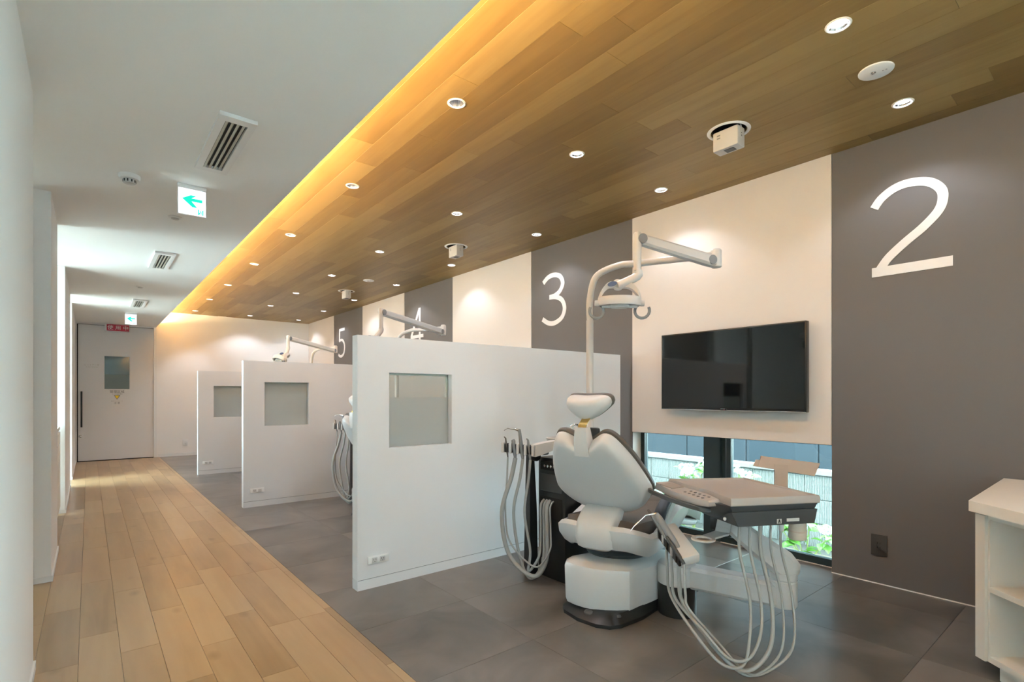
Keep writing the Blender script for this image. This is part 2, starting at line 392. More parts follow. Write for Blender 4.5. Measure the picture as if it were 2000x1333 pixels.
# ------------------------------------------------------------------ low windows in the right wall
def window(n, a, b):
    k = (b - a) / (2.871 - 1.285); X0, X1 = XR + .115, XR + .165
    e = bpy.data.objects.new('window_%d' % n, None); col.objects.link(e); e.location = (X0, (a + b) / 2, 0)
    tag(e, 'low dark framed window under the white wall panel of bay %d' % n, None, None, 'structure'); org = (X0, (a + b) / 2, 0)
    p0, p1, p2 = a + .748 * k, a + .824 * k, a + .964 * k
    MB().box(X0, X1, b - .04, b, 0, WT).build('stile', 'frame_dark', e, org, False)
    MB().box(X0, X1, a, a + .03, 0, WT).build('stile', 'frame_dark', e, org, False)
    MB().box(X0 - .015, X1 + .05, p1, p2, 0, WT).build('post', 'frame_dark', e, org, False)
    m = MB()
    for j, (u, v, d) in enumerate(((0, .32, .012), (.36, .55, 0), (.62, 1, .008))): m.box(X0 + .02 - d, X1, p0 + (p1 - p0) * u, p0 + (p1 - p0) * v, .03, WT - .015)
    m.build('mullion', 'frame_dark', e, org, False)
    MB().box(X0, X1, a, b, 0, .048).build('sill_rail', 'frame_dark', e, org, False)
    MB().box(X0, X1, a, b, WT - .018, WT).build('head_rail', 'frame_dark', e, org, False)
    MB().box(X0 + .024, X0 + .030, a + .03, p0, .048, WT - .018).build('pane', 'window_glass', e, org, False)
    MB().box(X0 + .024, X0 + .030, p2, b - .04, .048, WT - .018).build('pane', 'window_glass', e, org, False)
    MB().box(XR + .001, X0, a, b, -.011, -.001).build('inner_sill', 'stone_tile', e, org, False)
for n, (a, b) in enumerate(WHITE): window(n + 1, a, b)
w5 = bpy.data.objects.new('window_5', None); col.objects.link(w5); w5.location = (XR + .1, -1.575, 0); tag(w5, 'unseen tall dark framed window added behind the viewer for daylight', None, None, 'structure')  # unseen glazing added to throw daylight on the left wall
for k in range(4): MB().box(XR + .08, XR + .13, -2.9 + .87 * k, -2.86 + .87 * k, 0, 2.45).build('stile', 'frame_dark', w5, (XR + .1, -1.575, 0), False)
MB().box(XR + .08, XR + .13, -2.9, -.25, 0, .05).box(XR + .08, XR + .13, -2.9, -.25, 2.40, 2.45).build('rail', 'frame_dark', w5, (XR + .1, -1.575, 0), False)
for k in range(3): MB().box(XR + .10, XR + .106, -2.86 + .87 * k, -2.03 + .87 * k, .05, 2.40).build('pane', 'window_glass', w5, (XR + .1, -1.575, 0), False)

# ------------------------------------------------------------------ outdoors
struct(MB().box(-30, -2.1, -30, 30, -.5, -.35), 'ground', 'bounce_paving', 'unseen pale ground added to bounce daylight through the side windows')  # unseen ground added to block sky glare and bounce daylight upward
struct(MB().box(XR + .2, 30, -20, 30, -.5, -.35), 'ground', 'soil', 'planting strip of bare soil outside the windows')
FX = 5.33
fence = tag(MB().box(FX + .006, FX + .12, -3, 13, -.4, .40).build('block_wall', 'concrete', None, smooth=False), 'pale ribbed concrete block garden wall outside the window', 'wall')
blk = MB().rbox((0, 0, 0), (.016, .244, .221), .004, 1).build('block', 'split_block', fence, smooth=False)
blk.location = (FX, -.8, .2765); first = blk
for r_ in range(3):
    for c_ in range(40):
        if r_ == 0 and c_ == 0: continue
        o = first.copy(); col.objects.link(o); o.parent = fence; o.location = (FX, -.8 + .25 * c_, .2765 - .227 * r_)
mcap = MB()
mcap.box(FX - .02, FX + .14, -3, 13, .40, .44).build('coping', 'concrete', fence, smooth=False)
bld = tag(MB().box(7.32, 9.5, 1.7, 14.2, -.5, 4.2).build('neighbour_building', 'siding', None, smooth=False), 'blue grey clad building behind the garden wall', 'building')
for k in range(13): MB().rbox((7.31, 2.2 + .95 * k, 1.8), (.03, .935, 4.5), .008, 1).build('cladding_panel', 'siding', bld, smooth=False)
leaf_me = None
def leaf_mesh(m, w, l):
    mb = MB(); rows = [(0, .0, 0), (.25, .75, .05), (.5, 1, .07), (.78, .6, .04), (1, .02, -.08)]
    L_, C_, R_ = [], [], []
    for t, k, zz in rows:
        L_.append(mb.bm.verts.new((-w * k / 2, l * t, zz * l + .08 * l * k))); C_.append(mb.bm.verts.new((0, l * t, zz * l))); R_.append(mb.bm.verts.new((w * k / 2, l * t, zz * l + .08 * l * k)))
    for i in range(4):
        mb.face([L_[i], C_[i], C_[i + 1], L_[i + 1]]); mb.face([C_[i], R_[i], R_[i + 1], C_[i + 1]])
    me = bpy.data.meshes.new('leaf'); mb.bm.to_mesh(me); mb.bm.free(); me.materials.append(M[m]); return me
LEAF = leaf_mesh('leaf', .07, .11)
def petal_cluster(r):
    mb = MB(); rnd = random.Random(3)
    for i in range(46):
        d = Vector((rnd.gauss(0, 1), rnd.gauss(0, 1), rnd.gauss(.2, .8))).normalized(); c = d * r * rnd.uniform(.75, 1)
        m3 = axes(d, (rnd.random(), rnd.random(), .3)); s = .016
        q = [c + m3 @ Vector(v) * s for v in ((0, 0, 0), (1, .5, .3), (1.2, 0, .2), (0, -.2, 0))]
        for k in range(4):
            rot = Matrix.Rotation(k * math.pi / 2, 3, 'Z')
            vv = [mb.bm.verts.new(c + m3 @ (rot @ Vector(v)) * s) for v in ((0, 0, 0), (.7, -.4, .25), (1.1, 0, .3), (.7, .4, .25))]; mb.face(vv)
    me = bpy.data.meshes.new('flower_head'); mb.bm.to_mesh(me); mb.bm.free(); me.materials.append(M['petal']); return me
FLOWER = petal_cluster(.055)
def shrub(x, y, h, spread, nl, nf, label, seed):
    rnd = random.Random(seed); e = empty('flowering_shrub', (x, y, -.35), label, 'shrub', 'shrubs along the garden wall'); tips = []
    st = MB()
    for k in range(6):
        a = rnd.uniform(0, 6.28); tp = Vector((math.cos(a) * spread * rnd.uniform(.2, .8), math.sin(a) * spread * rnd.uniform(.3, 1), h * rnd.uniform(.75, 1)))
        pts = catmull([(0, 0, 0), (tp.x * .3, tp.y * .3, tp.z * .45), tp], 5); st.tube(pts, [.008 - .0009 * i / 2 for i in range(len(pts))], 6); tips.append(pts)
    st.build('stem', 'stem', e)
    for k in range(nl):
        pts = rnd.choice(tips); p = pts[rnd.randrange(4, len(pts))]; o = bpy.data.objects.new('leaf', LEAF); col.objects.link(o); o.parent = e
        o.location = p; s = rnd.uniform(.7, 1.3); o.scale = (s, s, s); o.rotation_euler = (rnd.uniform(-.5, .5), rnd.uniform(-.6, .6), rnd.uniform(0, 6.28))
    for k in range(nf):
        p = tips[k % 6][-1]; o = bpy.data.objects.new('flower_head', FLOWER); col.objects.link(o); o.parent = e
        o.location = p + Vector((rnd.uniform(-.05, .05), rnd.uniform(-.05, .05), .03)); s = rnd.uniform(.7, 1.15); o.scale = (s, s, s * .8)
shrub(4.95, 3.02, .82, .20, 60, 6, 'white flowering shrub left of the dark window post', 11)
shrub(4.85, 2.52, .78, .22, 52, 6, 'white flowering shrub just right of the dark window post', 12)
shrub(4.60, 1.78, .46, .26, 56, 5, 'low leafy shrub with white blooms at the right end of the window', 13)
shrub(4.52, 2.86, .40, .16, 44, 4, 'low shrub seen beneath the instrument tray', 14)
shrub(4.9, 3.55, .46, .2, 30, 4, 'small shrub beside the left window edge', 15)

# ------------------------------------------------------------------ end door, left openings
d1 = bpy.data.objects.new('door_1', None); col.objects.link(d1); d1.location = (.39, YB + .03, 0)
tag(d1, 'tall white sliding door with a glass pane at the corridor end', None, None, 'structure'); do = (.39, YB + .03, 0)
DY = YB + .02
MB().box(-.145, .213, DY, DY + .04, .012, 2.38).box(.569, .93, DY, DY + .04, .012, 2.38).box(.213, .569, DY, DY + .04, .012, 1.262).box(.213, .569, DY, DY + .04, 1.842, 2.38).build('door_leaf', 'door_white', d1, do, False)
MB().box(-.16, .975, DY + .05, DY + .07, -.01, 2.40).build('backing', 'black_gap', d1, do, False)
MB().box(.213, .569, DY + .012, DY + .02, 1.52, 1.842).build('pane', 'door_glass', d1, do, False)
MB().box(.213, .569, DY + .012, DY + .02, 1.262, 1.52).build('pane', 'door_glass_frost', d1, do, False)
MB().box(.93, .975, YB - .006, DY + .05, 0, 2.39).build('jamb', 'trim_white', d1, do, False)
hb = MB().rbox((-.098, DY - .045, .908), (.026, .022, .62), .003).build('handle', 'plastic_black', d1, do)
MB().box(-.103, -.093, DY - .036, DY, .66, .68).box(-.103, -.093, DY - .036, DY, 1.14, 1.16).build('standoff', 'steel', hb, do)
lk = MB().lathe((-.117, DY, .441), [(.026, 0), (.026, -.012), (.018, -.018)], 16, 'Y').build('lock', 'steel', d1, do)
MB().box(-.119, -.115, DY - .0195, DY - .0178, .432, .450).build('keyhole', 'black_gap', lk, do, False)
def text(body, size, depth, name, m, loc, rot, parent=None, align='CENTER', org=(0, 0, 0)):
    cu = bpy.data.curves.new(name, 'FONT'); cu.body = body; cu.size = size; cu.extrude = depth; cu.align_x = align; cu.align_y = 'CENTER'; cu.resolution_u = 3
    t = bpy.data.objects.new(name, cu); col.objects.link(t); bpy.context.view_layer.update()
    me = bpy.data.meshes.new_from_object(t.evaluated_get(bpy.context.evaluated_depsgraph_get()))
    bpy.data.objects.remove(t); bpy.data.curves.remove(cu); me.materials.clear(); me.materials.append(M[m])
    o = bpy.data.objects.new(name, me); col.objects.link(o); o.rotation_euler = rot; o.location = Vector(loc) - Vector(org)
    if parent: o.parent = parent
    return o
FA = (R(90), 0, 0)                                   # text facing -Y
nt_ = empty('warning_notice', (.39, DY - .001, 1.10), 'small notice with a yellow warning triangle under the door pane', 'sign'); no = (.39, DY - .001, 1.10)
MB().box(.29, .49, DY - .002, DY - .0002, .985, 1.25).build('sheet', 'door_white', nt_, no, False)
text('管理区域', .052, .0004, 'print', 'ink', (.39, DY - .0028, 1.212), FA, nt_, org=no)
text('エックス線診療室', .019, .0004, 'print', 'ink', (.39, DY - .0028, 1.172), FA, nt_, org=no)
text('許可なく立ち入らないこと', .014, .0004, 'print', 'ink', (.39, DY - .0028, 1.045), FA, nt_, org=no)
text('注 意', .038, .0004, 'print', 'ink', (.39, DY - .0028, 1.01), FA, nt_, org=no)
MB().loft([[(.345, DY - .003, 1.152), (.435, DY - .003, 1.152), (.39, DY - .003, 1.072)], [(.345, DY - .002, 1.152), (.435, DY - .002, 1.152), (.39, DY - .002, 1.072)]]).build('triangle', 'ink', nt_, no, False)
MB().loft([[(.357, DY - .004, 1.145), (.423, DY - .004, 1.145), (.39, DY - .004, 1.086)], [(.357, DY - .003, 1.145), (.423, DY - .003, 1.145), (.39, DY - .003, 1.086)]]).build('triangle_fill', 'yellow', nt_, no, False)
pl = empty('door_lettering', (.04, DY - .0004, 1.66), 'faint grey lettering left of the door pane', 'lettering')
text('レントゲン室', .034, .0004, 'print', 'vent_slat', (0, 0, .018), FA, pl); text('X-RAY ROOM', .026, .0004, 'print', 'vent_slat', (0, 0, -.018), FA, pl)
bs = empty('in_use_sign', (.39, YB - .035, 2.345), 'red lit in-use sign box above the end door', 'sign')
MB().rbox((0, 0, 0), (.35, .07, .125), .004).build('housing', 'trim_white', bs)
rp = MB().box(-.148, .17, -.039, -.034, -.056, .056).build('face', 'sign_red', bs, smooth=False)
text('使 用 中', .085, .0006, 'print', 'trim_white', (.012, -.0402, -.004), FA, rp)
def left_cabinet():
    e = empty('side_cabinet', (XL - .35, 5.9, 0), 'white cabinet in the opening of the corridor wall', 'cabinet'); org = (XL - .35, 5.9, 0)
    MB().box(XL - .62, XL - .05, 5.25, 6.60, .06, .82).build('body', 'laminate', e, org, False)
    MB().rbox((XL - .335, 5.925, .835), (.60, 1.39, .03), .004).build('worktop', 'laminate', e, org)
    MB().box(XL - .6, XL - .09, 5.27, 6.58, 0, .06).build('plinth', 'plastic_grey', e, org, False)
    for k in range(3):
        d = MB().rbox((XL - .041, 5.475 + .45 * k, .44), (.018, .44, .72), .002).build('door', 'laminate', e, org)
        MB().box(XL - .031, XL - .026, 5.46 + .45 * k, 5.49 + .45 * k, .70, .71).build('handle', 'steel', d, org, False)
left_cabinet()

# ------------------------------------------------------------------ ceiling fittings of the corridor
def vent(y, label):
    e = empty('ceiling_vent', (.525, y, ZK), label, 'air vent', 'slatted vents in the corridor ceiling')
    w, l = .155, .70; iw, il = .092, .60; f = MB()
    for x0, x1, y0, y1 in ((-w / 2, -iw / 2, -l / 2, l / 2), (iw / 2, w / 2, -l / 2, l / 2), (-iw / 2, iw / 2, -l / 2, -il / 2), (-iw / 2, iw / 2, il / 2, l / 2)): f.box(x0, x1, y0, y1, -.018, 0)
    f.build('frame', 'trim_white', e, smooth=False)
    MB().box(-iw / 2, iw / 2, -il / 2, il / 2, -.002, 0).build('backing', 'plastic_dark', e, smooth=False)
    for k in range(4):
        xx = -iw / 2 + iw * (k + .5) / 4
        MB().hexa([(xx + .004, -il / 2, -.005), (xx + .008, -il / 2, -.004), (xx + .008, il / 2, -.004), (xx + .004, il / 2, -.005), (xx - .0095, -il / 2, -.017), (xx + .0005, -il / 2, -.017), (xx + .0005, il / 2, -.017), (xx - .0095, il / 2, -.017)]).build('slat', 'vent_slat', e, smooth=False)
vent(2.935, 'slatted ceiling vent nearest the camera in the corridor'); vent(5.81, 'middle slatted ceiling vent in the corridor'); vent(8.70, 'farthest slatted ceiling vent, before the second exit sign')
def exit_sign(x, y, label):
    e = empty('exit_sign', (x, y, ZK), label, 'exit sign', 'green arrow exit signs hanging in the corridor')
    MB().rbox((0, 0, -.010), (.150, .030, .020), .002).build('mount', 'trim_white', e)
    MB().rbox((0, 0, -.100), (.150, .024, .165), .004).build('housing', 'trim_white', e)
    f = MB().box(-.070, .070, -.0145, -.0115, -.178, -.027).build('face', 'sign_white', e, smooth=False)
    def poly(pts, name): 
        MB().loft([[(px, -.0158, pz) for px, pz in pts], [(px, -.0146, pz) for px, pz in pts]]).build(name, 'sign_green', f, smooth=False)
    poly([(-.052, -.088), (-.008, -.062), (.022, -.062), (-.004, -.080), (.052, -.080), (.052, -.098), (-.004, -.098), (.026, -.132), (.0, -.132)], 'arrow')
    g = MB()
    for a, b, c, d in ((.030, .036, -.172, -.140), (.052, .058, -.172, -.140), (.041, .046, -.150, -.146), (.039, .044, -.158, -.150), (.036, .041, -.168, -.158), (.044, .050, -.164, -.159), (.045, .051, -.155, -.152)):
        g.box(a, b, -.0158, -.0146, c, d)
    g.build('running_figure', 'sign_green', f, smooth=False)
exit_sign(.48, 3.63, 'large lit exit sign with a green left arrow, nearest the camera'); exit_sign(.497, 9.81, 'small far lit exit sign with a green left arrow above the end door')
sdt = empty('smoke_detector', (.18, 3.68, ZK), 'white smoke detector beside the nearest exit sign', 'smoke detector')
MB().lathe((0, 0, 0), [(.052, 0), (.052, -.016), (.046, -.024), (.032, -.026)], 24).build('base', 'trim_white', sdt)
MB().lathe((0, 0, 0), [(.030, -.024), (.030, -.046), (.024, -.050)], 20).build('sensor_cap', 'plastic_white', sdt)
for k in range(10):
    a = 2 * math.pi * k / 10; MB().rbox((0, 0, 0), (.006, .003, .014), .0005, 1).build('slot', 'black_gap', sdt).matrix_local = Matrix.Translation((.0302 * math.cos(a), .0302 * math.sin(a), -.035)) @ Matrix.Rotation(a + math.pi / 2, 4, 'Z')
for x_, y_, lb in ((.472, 4.34, 'small white ceiling disc just past the nearest exit sign'), (.461, 7.37, 'small white ceiling disc before the farthest vent')):
    e = empty('ceiling_sensor', (x_, y_, ZK), lb, 'sensor', 'small sensors in the corridor ceiling')
    MB().lathe((0, 0, 0), [(.042, 0), (.042, -.005), (.034, -.010)], 24).build('ring', 'trim_white', e)
    MB().lathe((0, 0, 0), [(.026, -.009), (.024, -.015), (.012, -.019)], 20).build('lens', 'plastic_white', e)

# ------------------------------------------------------------------ cove strip and wood ceiling fittings
ls = empty('cove_light_strip', (.88, 4.3, ZK + .05), 'warm light strip hidden in the ceiling cove', 'light strip')
MB().box(-.03, .03, -7.2, 7.28, -.005, .012).build('channel', 'trim_white', ls, smooth=False)
MB().box(-.018, .018, -7.2, 7.28, .012, .022).build('diffuser', 'led_strip', ls, smooth=False)
YS = (.82, 2.33, 3.74, 5.265, 6.70, 8.20, 9.63, 11.10)
holes = []
def downlight(x, y, on, label, grp):
    e = empty('downlight', (x, y, ZC), label, 'downlight', grp); r = .050; holes.append((x, y, r - .004))
    MB().lathe((0, 0, 0), [(r - .010, .004), (r - .010, -.003), (r - .006, -.005), (r, -.001), (r, .0)], 28, caps=False).build('trim_ring', 'trim_white', e)
    if on:
        MB().lathe((0, 0, 0), [(r - .010, .002), (r - .018, .014)], 24, caps=False).build('reflector', 'chrome', e)
        MB().lathe((0, 0, 0), [(r - .018, .010), (r - .018, .014)], 24).build('lamp', 'led', e)
        l = bpy.data.lights.new('downlight_beam', 'SPOT'); l.energy = SPOT_W if x < 3 else SPOT_W * .65; l.color = SPOT_COL; l.spot_size = R(122); l.spot_blend = .45; l.shadow_soft_size = .035
        lo = bpy.data.objects.new('downlight_beam', l); col.objects.link(lo); lo.parent = e; lo.location = (0, 0, -.012)
    else:
        mb = MB(); n = 18; rings = []
        for rr, hh in ((r - .010, .002), (r - .026, .055)):
            rings.append([((rr * (1 if j % 2 else .93)) * math.cos(2 * math.pi * j / (2 * n)), (rr * (1 if j % 2 else .93)) * math.sin(2 * math.pi * j / (2 * n)), hh) for j in range(2 * n)])
        mb.loft(rings, False, False).build('reflector', 'reflector_steel', e, smooth=False)
        MB().lathe((0, 0, 0), [(r - .027, .054), (r - .027, .058)], 20).build('lamp', 'led', e)
        l = bpy.data.lights.new('downlight_beam', 'SPOT'); l.energy = 16; l.color = SPOT_COL; l.spot_size = R(76); l.spot_blend = .5; l.shadow_soft_size = .015
        lo = bpy.data.objects.new('downlight_beam', l); col.objects.link(lo); lo.parent = e; lo.location = (0, 0, .040)
ordn = ('first', 'second', 'third', 'fourth', 'fifth', 'sixth', 'seventh', 'eighth')
for k, y in enumerate(YS):
    downlight(2.447, y, True, '%s lit downlight from the near end, middle row of the wood ceiling' % ordn[k], 'lit downlights along the middle of the wood ceiling')
    downlight(3.366, y, True, '%s lit downlight from the near end, row beside the numbered wall' % ordn[k], 'lit downlights beside the numbered wall')
    if k: downlight(1.522, y, False, '%s silver coned downlight from the near end, row beside the cove' % ordn[k - 1], 'silver coned downlights beside the cove')
def projector(x, y, label):
    e = empty('ceiling_projector', (x, y, ZC), label, 'ceiling fixture', 'white box fixtures in the wood ceiling'); holes.append((x, y, .098))
    MB().lathe((0, 0, 0), [(.100, .004), (.100, -.004), (.106, -.007), (.120, -.002), (.121, 0)], 36, caps=False).build('ring', 'trim_white', e)
    MB().lathe((0, 0, 0), [(.0985, .0), (.0985, .12)], 30, caps=False).build('housing', 'plastic_black', e)
    mb = MB().rbox((0, 0, -.055), (.085, .155, .115), .008, 2).build('body', 'plastic_white', e)
    MB().rbox((.0, -.010, -.1135), (.046, .060, .004), .003, 1).build('lens_window', 'plastic_dark', e)
    MB().box(-.0436, -.0424, .03, .05, -.03, -.022).box(-.0436, -.0424, .03, .05, -.045, -.038).build('print', 'plastic_grey', e, smooth=False)
    MB().rbox((-.01, -.0785, -.03), (.020, .003, .075), .001, 1).build('bracket', 'plastic_white', e)
    MB().rbox((-.004, -.0803, -.04), (.006, .002, .006), .0005, 1).box(-.006, 0, -.0813, -.079, -.058, -.052).build('screw', 'plastic_dark', e)
projector(2.93, 1.56, 'white box ceiling fixture in a round ring, nearest and above the numeral two'); projector(2.985, 4.58, 'white box ceiling fixture in a round ring, above bay three'); projector(2.99, 7.58, 'farthest white box ceiling fixture in a round ring')
for x_, y_, lb in ((2.931, .82, 'flat white emergency light disc between the nearest lit downlights'), (2.944, 6.68, 'far flat white emergency light disc')):
    e = empty('emergency_light', (x_, y_, ZC), lb, 'emergency light', 'emergency lights in the wood ceiling')
    MB().lathe((0, 0, 0), [(.073, 0), (.072, -.005), (.066, -.008)], 32).build('plate', 'trim_white', e)
    MB().lathe((-.005, .012, 0), [(.014, -.007), (.011, -.011), (.005, -.013)], 16).build('lens', 'chrome', e)
    for k in (0, 1): MB().lathe((.008, -.026 - .014 * k, 0), [(.004, -.007), (.003, -.010)], 10).build('indicator', 'plastic_grey', e)
# recess holes in the planks
bpy.context.view_layer.update()
for (o, x0, x1, y0, y1) in planks:
    hs = [(hx, hy, hr) for hx, hy, hr in holes if x0 - hr < hx < x1 + hr and y0 - hr < hy < y1 + hr]
    if not hs: continue
    c = MB()
    for hx, hy, hr in hs: c.lathe((hx, hy, ZC), [(hr, -.05), (hr, .05)], 28)
    co = c.build('cutter', 'ceiling_oak', None, smooth=False)
    md = o.modifiers.new('b', 'BOOLEAN'); md.operation = 'DIFFERENCE'; md.object = co; md.solver = 'EXACT'
    bpy.context.view_layer.update()
    me = bpy.data.meshes.new_from_object(o.evaluated_get(bpy.context.evaluated_depsgraph_get()))
    o.modifiers.clear(); o.data = me; cm = co.data; bpy.data.objects.remove(co); bpy.data.meshes.remove(cm)

# ------------------------------------------------------------------ numerals, TV, outlets on the wall
def stroke(mb, pts, w, X0, X1, n=8, sm=True):
    P = catmull([(p[0], p[1], 0) for p in pts], n) if sm else [Vector((p[0], p[1], 0)) for p in pts]
    L_, R_ = [], []
    for i, p in enumerate(P):
        t = (P[min(i + 1, len(P) - 1)] - P[max(i - 1, 0)]).normalized(); nn = Vector((-t.y, t.x, 0)) * w / 2; L_.append(p + nn); R_.append(p - nn)
    rings = []
    for a, b in zip(L_, R_): rings.append([(X0, -a.x, a.y), (X0, -b.x, b.y), (X1, -b.x, b.y), (X1, -a.x, a.y)])
    mb.loft(rings)
def numeral(d, y, label):
    H = .55; W = .385 if d == 2 else (.375 if d != 5 else .36); sw = .048; mb = MB(); X0, X1 = -.0025, .001
    T = lambda pts: [((u - .5) * W, v * H) for u, v in pts]
    if d == 2:
        stroke(mb, T([(.03, .765), (.13, .86), (.30, .935), (.50, .952), (.72, .91), (.86, .81), (.885, .70), (.83, .585), (.66, .455), (.42, .32), (.22, .19), (.09, .055)]), sw, X0, X1)
        stroke(mb, T([(0, .052), (1, .052)]), .057, X0 - .0004, X1, sm=False)
    if d == 3:
        stroke(mb, T([(.06, .84), (.24, .925), (.47, .952), (.72, .90), (.83, .765), (.73, .63), (.53, .56), (.31, .545)]), sw, X0, X1)
        stroke(mb, T([(.31, .545), (.56, .53), (.80, .45), (.90, .29), (.80, .13), (.53, .047), (.27, .06), (.03, .15)]), sw, X0 - .0004, X1)
    if d == 4:
        stroke(mb, T([(.72, 0), (.72, 1)]), sw, X0, X1, sm=False); stroke(mb, T([(.70, .985), (.05, .27)]), sw, X0 - .0004, X1, sm=False); stroke(mb, T([(0, .255), (1, .255)]), .047, X0 - .0008, X1, sm=False)
    if d == 5:
        stroke(mb, T([(.15, .955), (.88, .955)]), .050, X0 - .0004, X1, sm=False); stroke(mb, T([(.20, .98), (.165, .555)]), sw, X0, X1, sm=False)
        stroke(mb, T([(.16, .575), (.38, .605), (.64, .575), (.84, .45), (.88, .30), (.78, .13), (.53, .05), (.28, .045), (.04, .105)]), sw, X0 - .0008, X1)
    o = mb.build('wall_numeral', 'num_white', None, smooth=False); o.location = (XR - .005, y, 1.872); tag(o, label, 'number', 'bay numbers painted on the grey bands')
numeral(2, .870, 'large white numeral 2 on the nearest grey band'); numeral(3, 3.865, 'white numeral 3 on the grey band behind the lamp arm')
numeral(4, 6.755, 'white numeral 4 on a grey band, crossed by a lamp arm'); numeral(5, 9.665, 'small far white numeral 5 on a grey band')

tv = empty('television', (XR - .05, 1.95, 1.04), 'large black wall mounted television above the low window', 'television'); to = (XR - .05, 1.95, 1.04)
MB().rbox((XR - .085, 1.95, 1.338), (.045, 1.104, .602), .004).build('case', 'bezel', tv, to)
MB().box(XR - .1095, XR - .1075, 1.408, 2.492, 1.056, 1.630).build('screen', 'screen', tv, to, False)
MB().box(XR - .112, XR - .108, 1.40, 2.50, 1.038, 1.0415).build('lower_trim', 'steel', tv, to, False)
MB().rbox((XR - .032, 1.95, 1.33), (.062, .42, .30), .006).build('mount', 'plastic_black', tv, to)
sc = MB().rbox((XR - .113, 1.965, 1.046), (.010, .05, .012), .002, 1).build('receiver', 'bezel', tv, to)
MB().box(XR - .1185, XR - .1178, 1.95, 1.985, 1.048, 1.051).build('mark', 'steel', sc, to, False)
MB().box(XR - .1185, XR - .1178, 1.955, 1.962, 1.0415, 1.0445).build('indicator_light', 'sign_red', sc, to, False)
def wall_outlet(loc, rz, m, label):
    o = empty('power_outlet', loc, label, 'outlet', None, rz)
    MB().rbox((0, -.004, 0), (.082, .008, .126), .002).build('plate', m, o)
    s_ = MB().rbox((0, -.009, 0), (.030, .003, .056), .003).build('socket', m, o)
    for dz in (.013, -.013): MB().box(-.008, -.006, -.0115, -.0098, dz - .005, dz + .005).box(.006, .008, -.0115, -.0098, dz - .005, dz + .005).build('slot', 'black_gap', s_, smooth=False)
wall_outlet((XR - .004, 1.025, .238), R(-90), 'dark_plate', 'dark grey power outlet low on the grey wall')
wall_outlet((1.425, YB, .25), 0, 'trim_white', 'white power outlet low on the end wall')

# ------------------------------------------------------------------ white cabinet at the right edge
cb = empty('shelf_cabinet', (3.0, .3, 0), 'white open shelf cabinet at the right edge of the room', 'cabinet'); co_ = (3.0, .3, 0)
A = Vector((2.83, .455)); B = Vector((XR - .012, .47)); dF = Vector((-.662, -.749)); C_ = A + dF * .75; D_ = Vector((XR - .012, C_.y)); nF = Vector((.749, -.662))
MB().prism([A - Vector((.012, -.008)), B, D_, C_ + Vector((-.012, 0))], .672, .715).build('top', 'laminate', cb, co_, False)
def slab(a, b, thick, z0, z1, name, m='laminate', par=None):       # board along a-b, thickened to the inside
    t = Vector((b - a)).normalized(); n = Vector((t.y, -t.x)) * thick
    return MB().prism([a, b, b + n, a + n], z0, z1).build(name, m, par or cb, co_, False)
A2 = A + nF * .012 + Vector((.010, 0)); 
MB().prism([A2, A2 + dF * .045, A2 + dF * .045 + nF * .03, Vector((B.x, A2.y - .03)), Vector((B.x, A2.y))], .068, .660).build('side_panel', 'laminate', cb, co_, False)
MB().prism([A2 + dF * .047 + nF * .012, A2 + dF * .055 + nF * .012, A2 + dF * .055 + nF * .5, A2 + dF * .047 + nF * .5], .068, .660).build('inner_panel', 'laminate', cb, co_, False)
I0 = A2 + dF * .055 + nF * .012; I1 = A2 + dF * .72 + nF * .012
for z0, z1, nm in ((.068, .092, 'bottom_board'), (.352, .374, 'shelf'), (.645, .672, 'upper_rail')):
    MB().prism([I0, I1, I1 + nF * .40, I0 + nF * .40], z0, z1).build(nm, 'laminate', cb, co_, False)
MB().prism([I0 + nF * .40, I1 + nF * .40, I1 + nF * .42, I0 + nF * .42], .068, .660).build('back_board', 'laminate', cb, co_, False)
MB().prism([I1, I1 + dF * .03, I1 + dF * .03 + nF * .42, I1 + nF * .42], 0, .660).build('side_panel', 'laminate', cb, co_, False)
MB().prism([I0 + dF * .01 + nF * .03, I1 + nF * .03, I1 + nF * .38, I0 + nF * .38], 0, .068).build('plinth', 'laminate', cb, co_, False)

